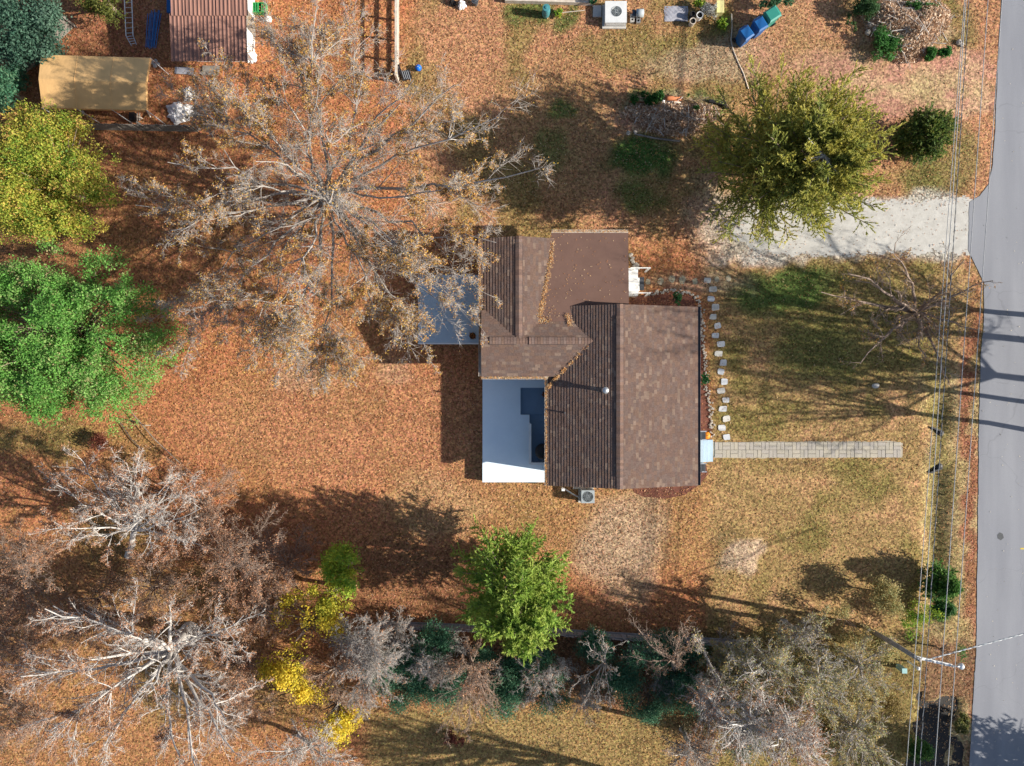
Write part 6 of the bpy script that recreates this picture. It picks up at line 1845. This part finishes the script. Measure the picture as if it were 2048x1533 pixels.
leafy("low dark red leafless bush on the litter below the green tree", 205, 884, 24, 22, .9, [(.10, .025, .02), (.17, .05, .035), (.22, .09, .05)], 130, "red_bush", "bush", 1500, lobes=9, z0=.05, gaps=.45, ls=(.05, .1), r0=.03)
leafy("dark red bush on the golden grass at the bottom edge", 905, 1478, 30, 16, .8, [(.10, .025, .025), (.17, .05, .04), (.22, .09, .06)], 131, "red_bush", "bush", 1200, lobes=9, z0=.05, gaps=.45, ls=(.05, .1), r0=.03)
leafy("white flowering plant beside the white flower pot", 1418, 20, 17, 18, .7, [(.35, .36, .33), (.6, .6, .58), (.25, .25, .2)], 132, "flowering_plant", "plant", 1200, lobes=9, z0=.03, gaps=.42, ls=(.04, .08), r0=.02)
# old clothes line frame left of centre
t = thing("wire_frame", "thin fallen wire frame on the leaves below the green tree", "wire frame", P(270, 860, 0))
for k, pp in enumerate((((235, 838, .1), (262, 878, .12), (292, 908, .1)), ((235, 838, .1), (265, 842, .25), (292, 852, .5)), ((262, 824, .3), (310, 880, .4), (385, 950, .3)))):
    part("wire", MB().tube([P(*q) for q in pp], .02, 5), M['wire_dark'] if k < 2 else M['wood_grey'], t)
part("bar", MB().tube([P(290, 851, .5), P(301, 851, .5)], .025, 6), M['wood_pale'], t)

# ------------------------------------------------------------------ fallen leaves and grass blades
def inside(pxa, pya, boxes):
    r = np.zeros(len(pxa), bool)
    for (a, b, c_, d) in boxes:
        r |= (pxa > a) & (pxa < c_) & (pya > b) & (pya < d)
    return r


N = 290000
pxa = rng.uniform(-25, 2075, N); pya = rng.uniform(-25, 1560, N)
q = P(pxa, pya, 0)
road_edge = np.interp(pya, [p[1] for p in road[:19]], [p[0] for p in road[:19]])
onroad = pxa > road_edge - 3
dens = .75 * np.ones(N)
dens[onroad] = .008
dens[(pxa > 1400) & (pya > 515) & ~onroad] = .34
drv = (pxa > 1400) & (pya > 395) & (pya < 515) & ~onroad
dens[drv] = .05 + .35 * smooth(1640, 1420, pxa[drv]) + .3 * smooth(425, 395, pya[drv]) + .4 * smooth(495, 515, pya[drv])
verge = (pxa > road_edge - 26) & ~onroad & (pya > 560)
dens[verge] = 1.0
walk = (pxa > 1426) & (pxa < 1806) & (pya > 886) & (pya < 914)
dens[walk] = .04
dens[(pxa > 1590) & (pya > 100) & (pya < 225) & ~onroad] = .07
dens[(pxa > 1812) & (pya > 1395) & (pxa < 1915)] = .35
dens *= .55 + .9 * fbm(q[:, 0], q[:, 1], 1.7, 41)
keep_ = (rng.random(N) < dens) & ~inside(pxa, pya, [(955, 750, 1110, 966), (1000, 480, 1255, 640), (1095, 625, 1402, 965), (834, 548, 965, 690), (1255, 535, 1290, 594), (1400, 864, 1427, 942)])
pxa, pya, q, onroad, verge = pxa[keep_], pya[keep_], q[keep_], onroad[keep_], verge[keep_]
n = len(q)
base = paint(pxa, pya, q[:, 0], q[:, 1])
q[:, 2] = ground_z(pxa, pya) + rng.uniform(.012, .05, n)
in_ditch = (pxa > 1812) & (pya > 1395) & (pxa < 1915)
q[in_ditch, 2] = np.maximum(q[in_ditch, 2], -.14)
pal = np.array([(.44, .19, .088), (.52, .28, .15), (.35, .135, .062), (.58, .41, .27), (.39, .18, .095), (.27, .10, .048)])
lc = pal[rng.integers(0, len(pal), n)] * .62 + base * .38 * 1.1
lc *= rng.uniform(.7, 1.3, (n, 1))
lc[onroad] = np.array((.62, .56, .44)) * rng.uniform(.8, 1.2, (onroad.sum(), 1))
V, F = leaf_faces(q, rng.normal(size=(n, 3)) * (1, 1, .2), np.array([0, 0, 1]) + rng.normal(size=(n, 3)) * .42, rng.uniform(.05, .115, n) * np.where(onroad, .8, 1), rng.uniform(.03, .065, n) * np.where(onroad, .9, 1))
fl = link("fallen_leaves", big_mesh("fallen_leaves", V, F, np.repeat(lc, 3, 0)), M['dryleaf'])
tag(fl, "brown and orange fallen leaves covering the ground", "leaves", kind="stuff")
N = 90000
pxa = rng.uniform(-25, 1990, N); pya = rng.uniform(-25, 1560, N)
q = P(pxa, pya, 0)
base = paint(pxa, pya, q[:, 0], q[:, 1])
green = base[:, 1] / (base[:, 0] + 1e-6)
road_edge = np.interp(pya, [p[1] for p in road[:19]], [p[0] for p in road[:19]])
keep_ = (rng.random(N) < smooth(.52, 1.2, green) * 1.1 + .02) & (pxa < road_edge - 6) & ~inside(pxa, pya, [(955, 750, 1110, 966), (1000, 480, 1255, 640), (1095, 625, 1402, 965), (1426, 884, 1806, 917), (1400, 395, 1960, 515), (834, 548, 965, 690)])
pxa, pya, q, base = pxa[keep_], pya[keep_], q[keep_], base[keep_]
n = len(q); k = 3
q = np.repeat(q, k, 0) + rng.normal(0, .05, (n * k, 3)) * (1, 1, 0); q[:, 2] = np.repeat(ground_z(pxa, pya), k) + .05
d = unit(rng.normal(size=(n * k, 3)) * (1, 1, .3) + (0, 0, .5))
V, F = leaf_faces(q, d, rng.normal(size=(n * k, 3)), rng.uniform(.10, .2, n * k), rng.uniform(.012, .03, n * k), 0)
gc = np.repeat(base, k, 0) * rng.uniform(.8, 1.5, (n * k, 1))
gs = link("lawn_grass", big_mesh("lawn_grass", V, F, np.repeat(gc, 3, 0)), M['leaf'])
tag(gs, "short tufts of green and straw coloured grass on the lawns", "grass", kind="stuff")
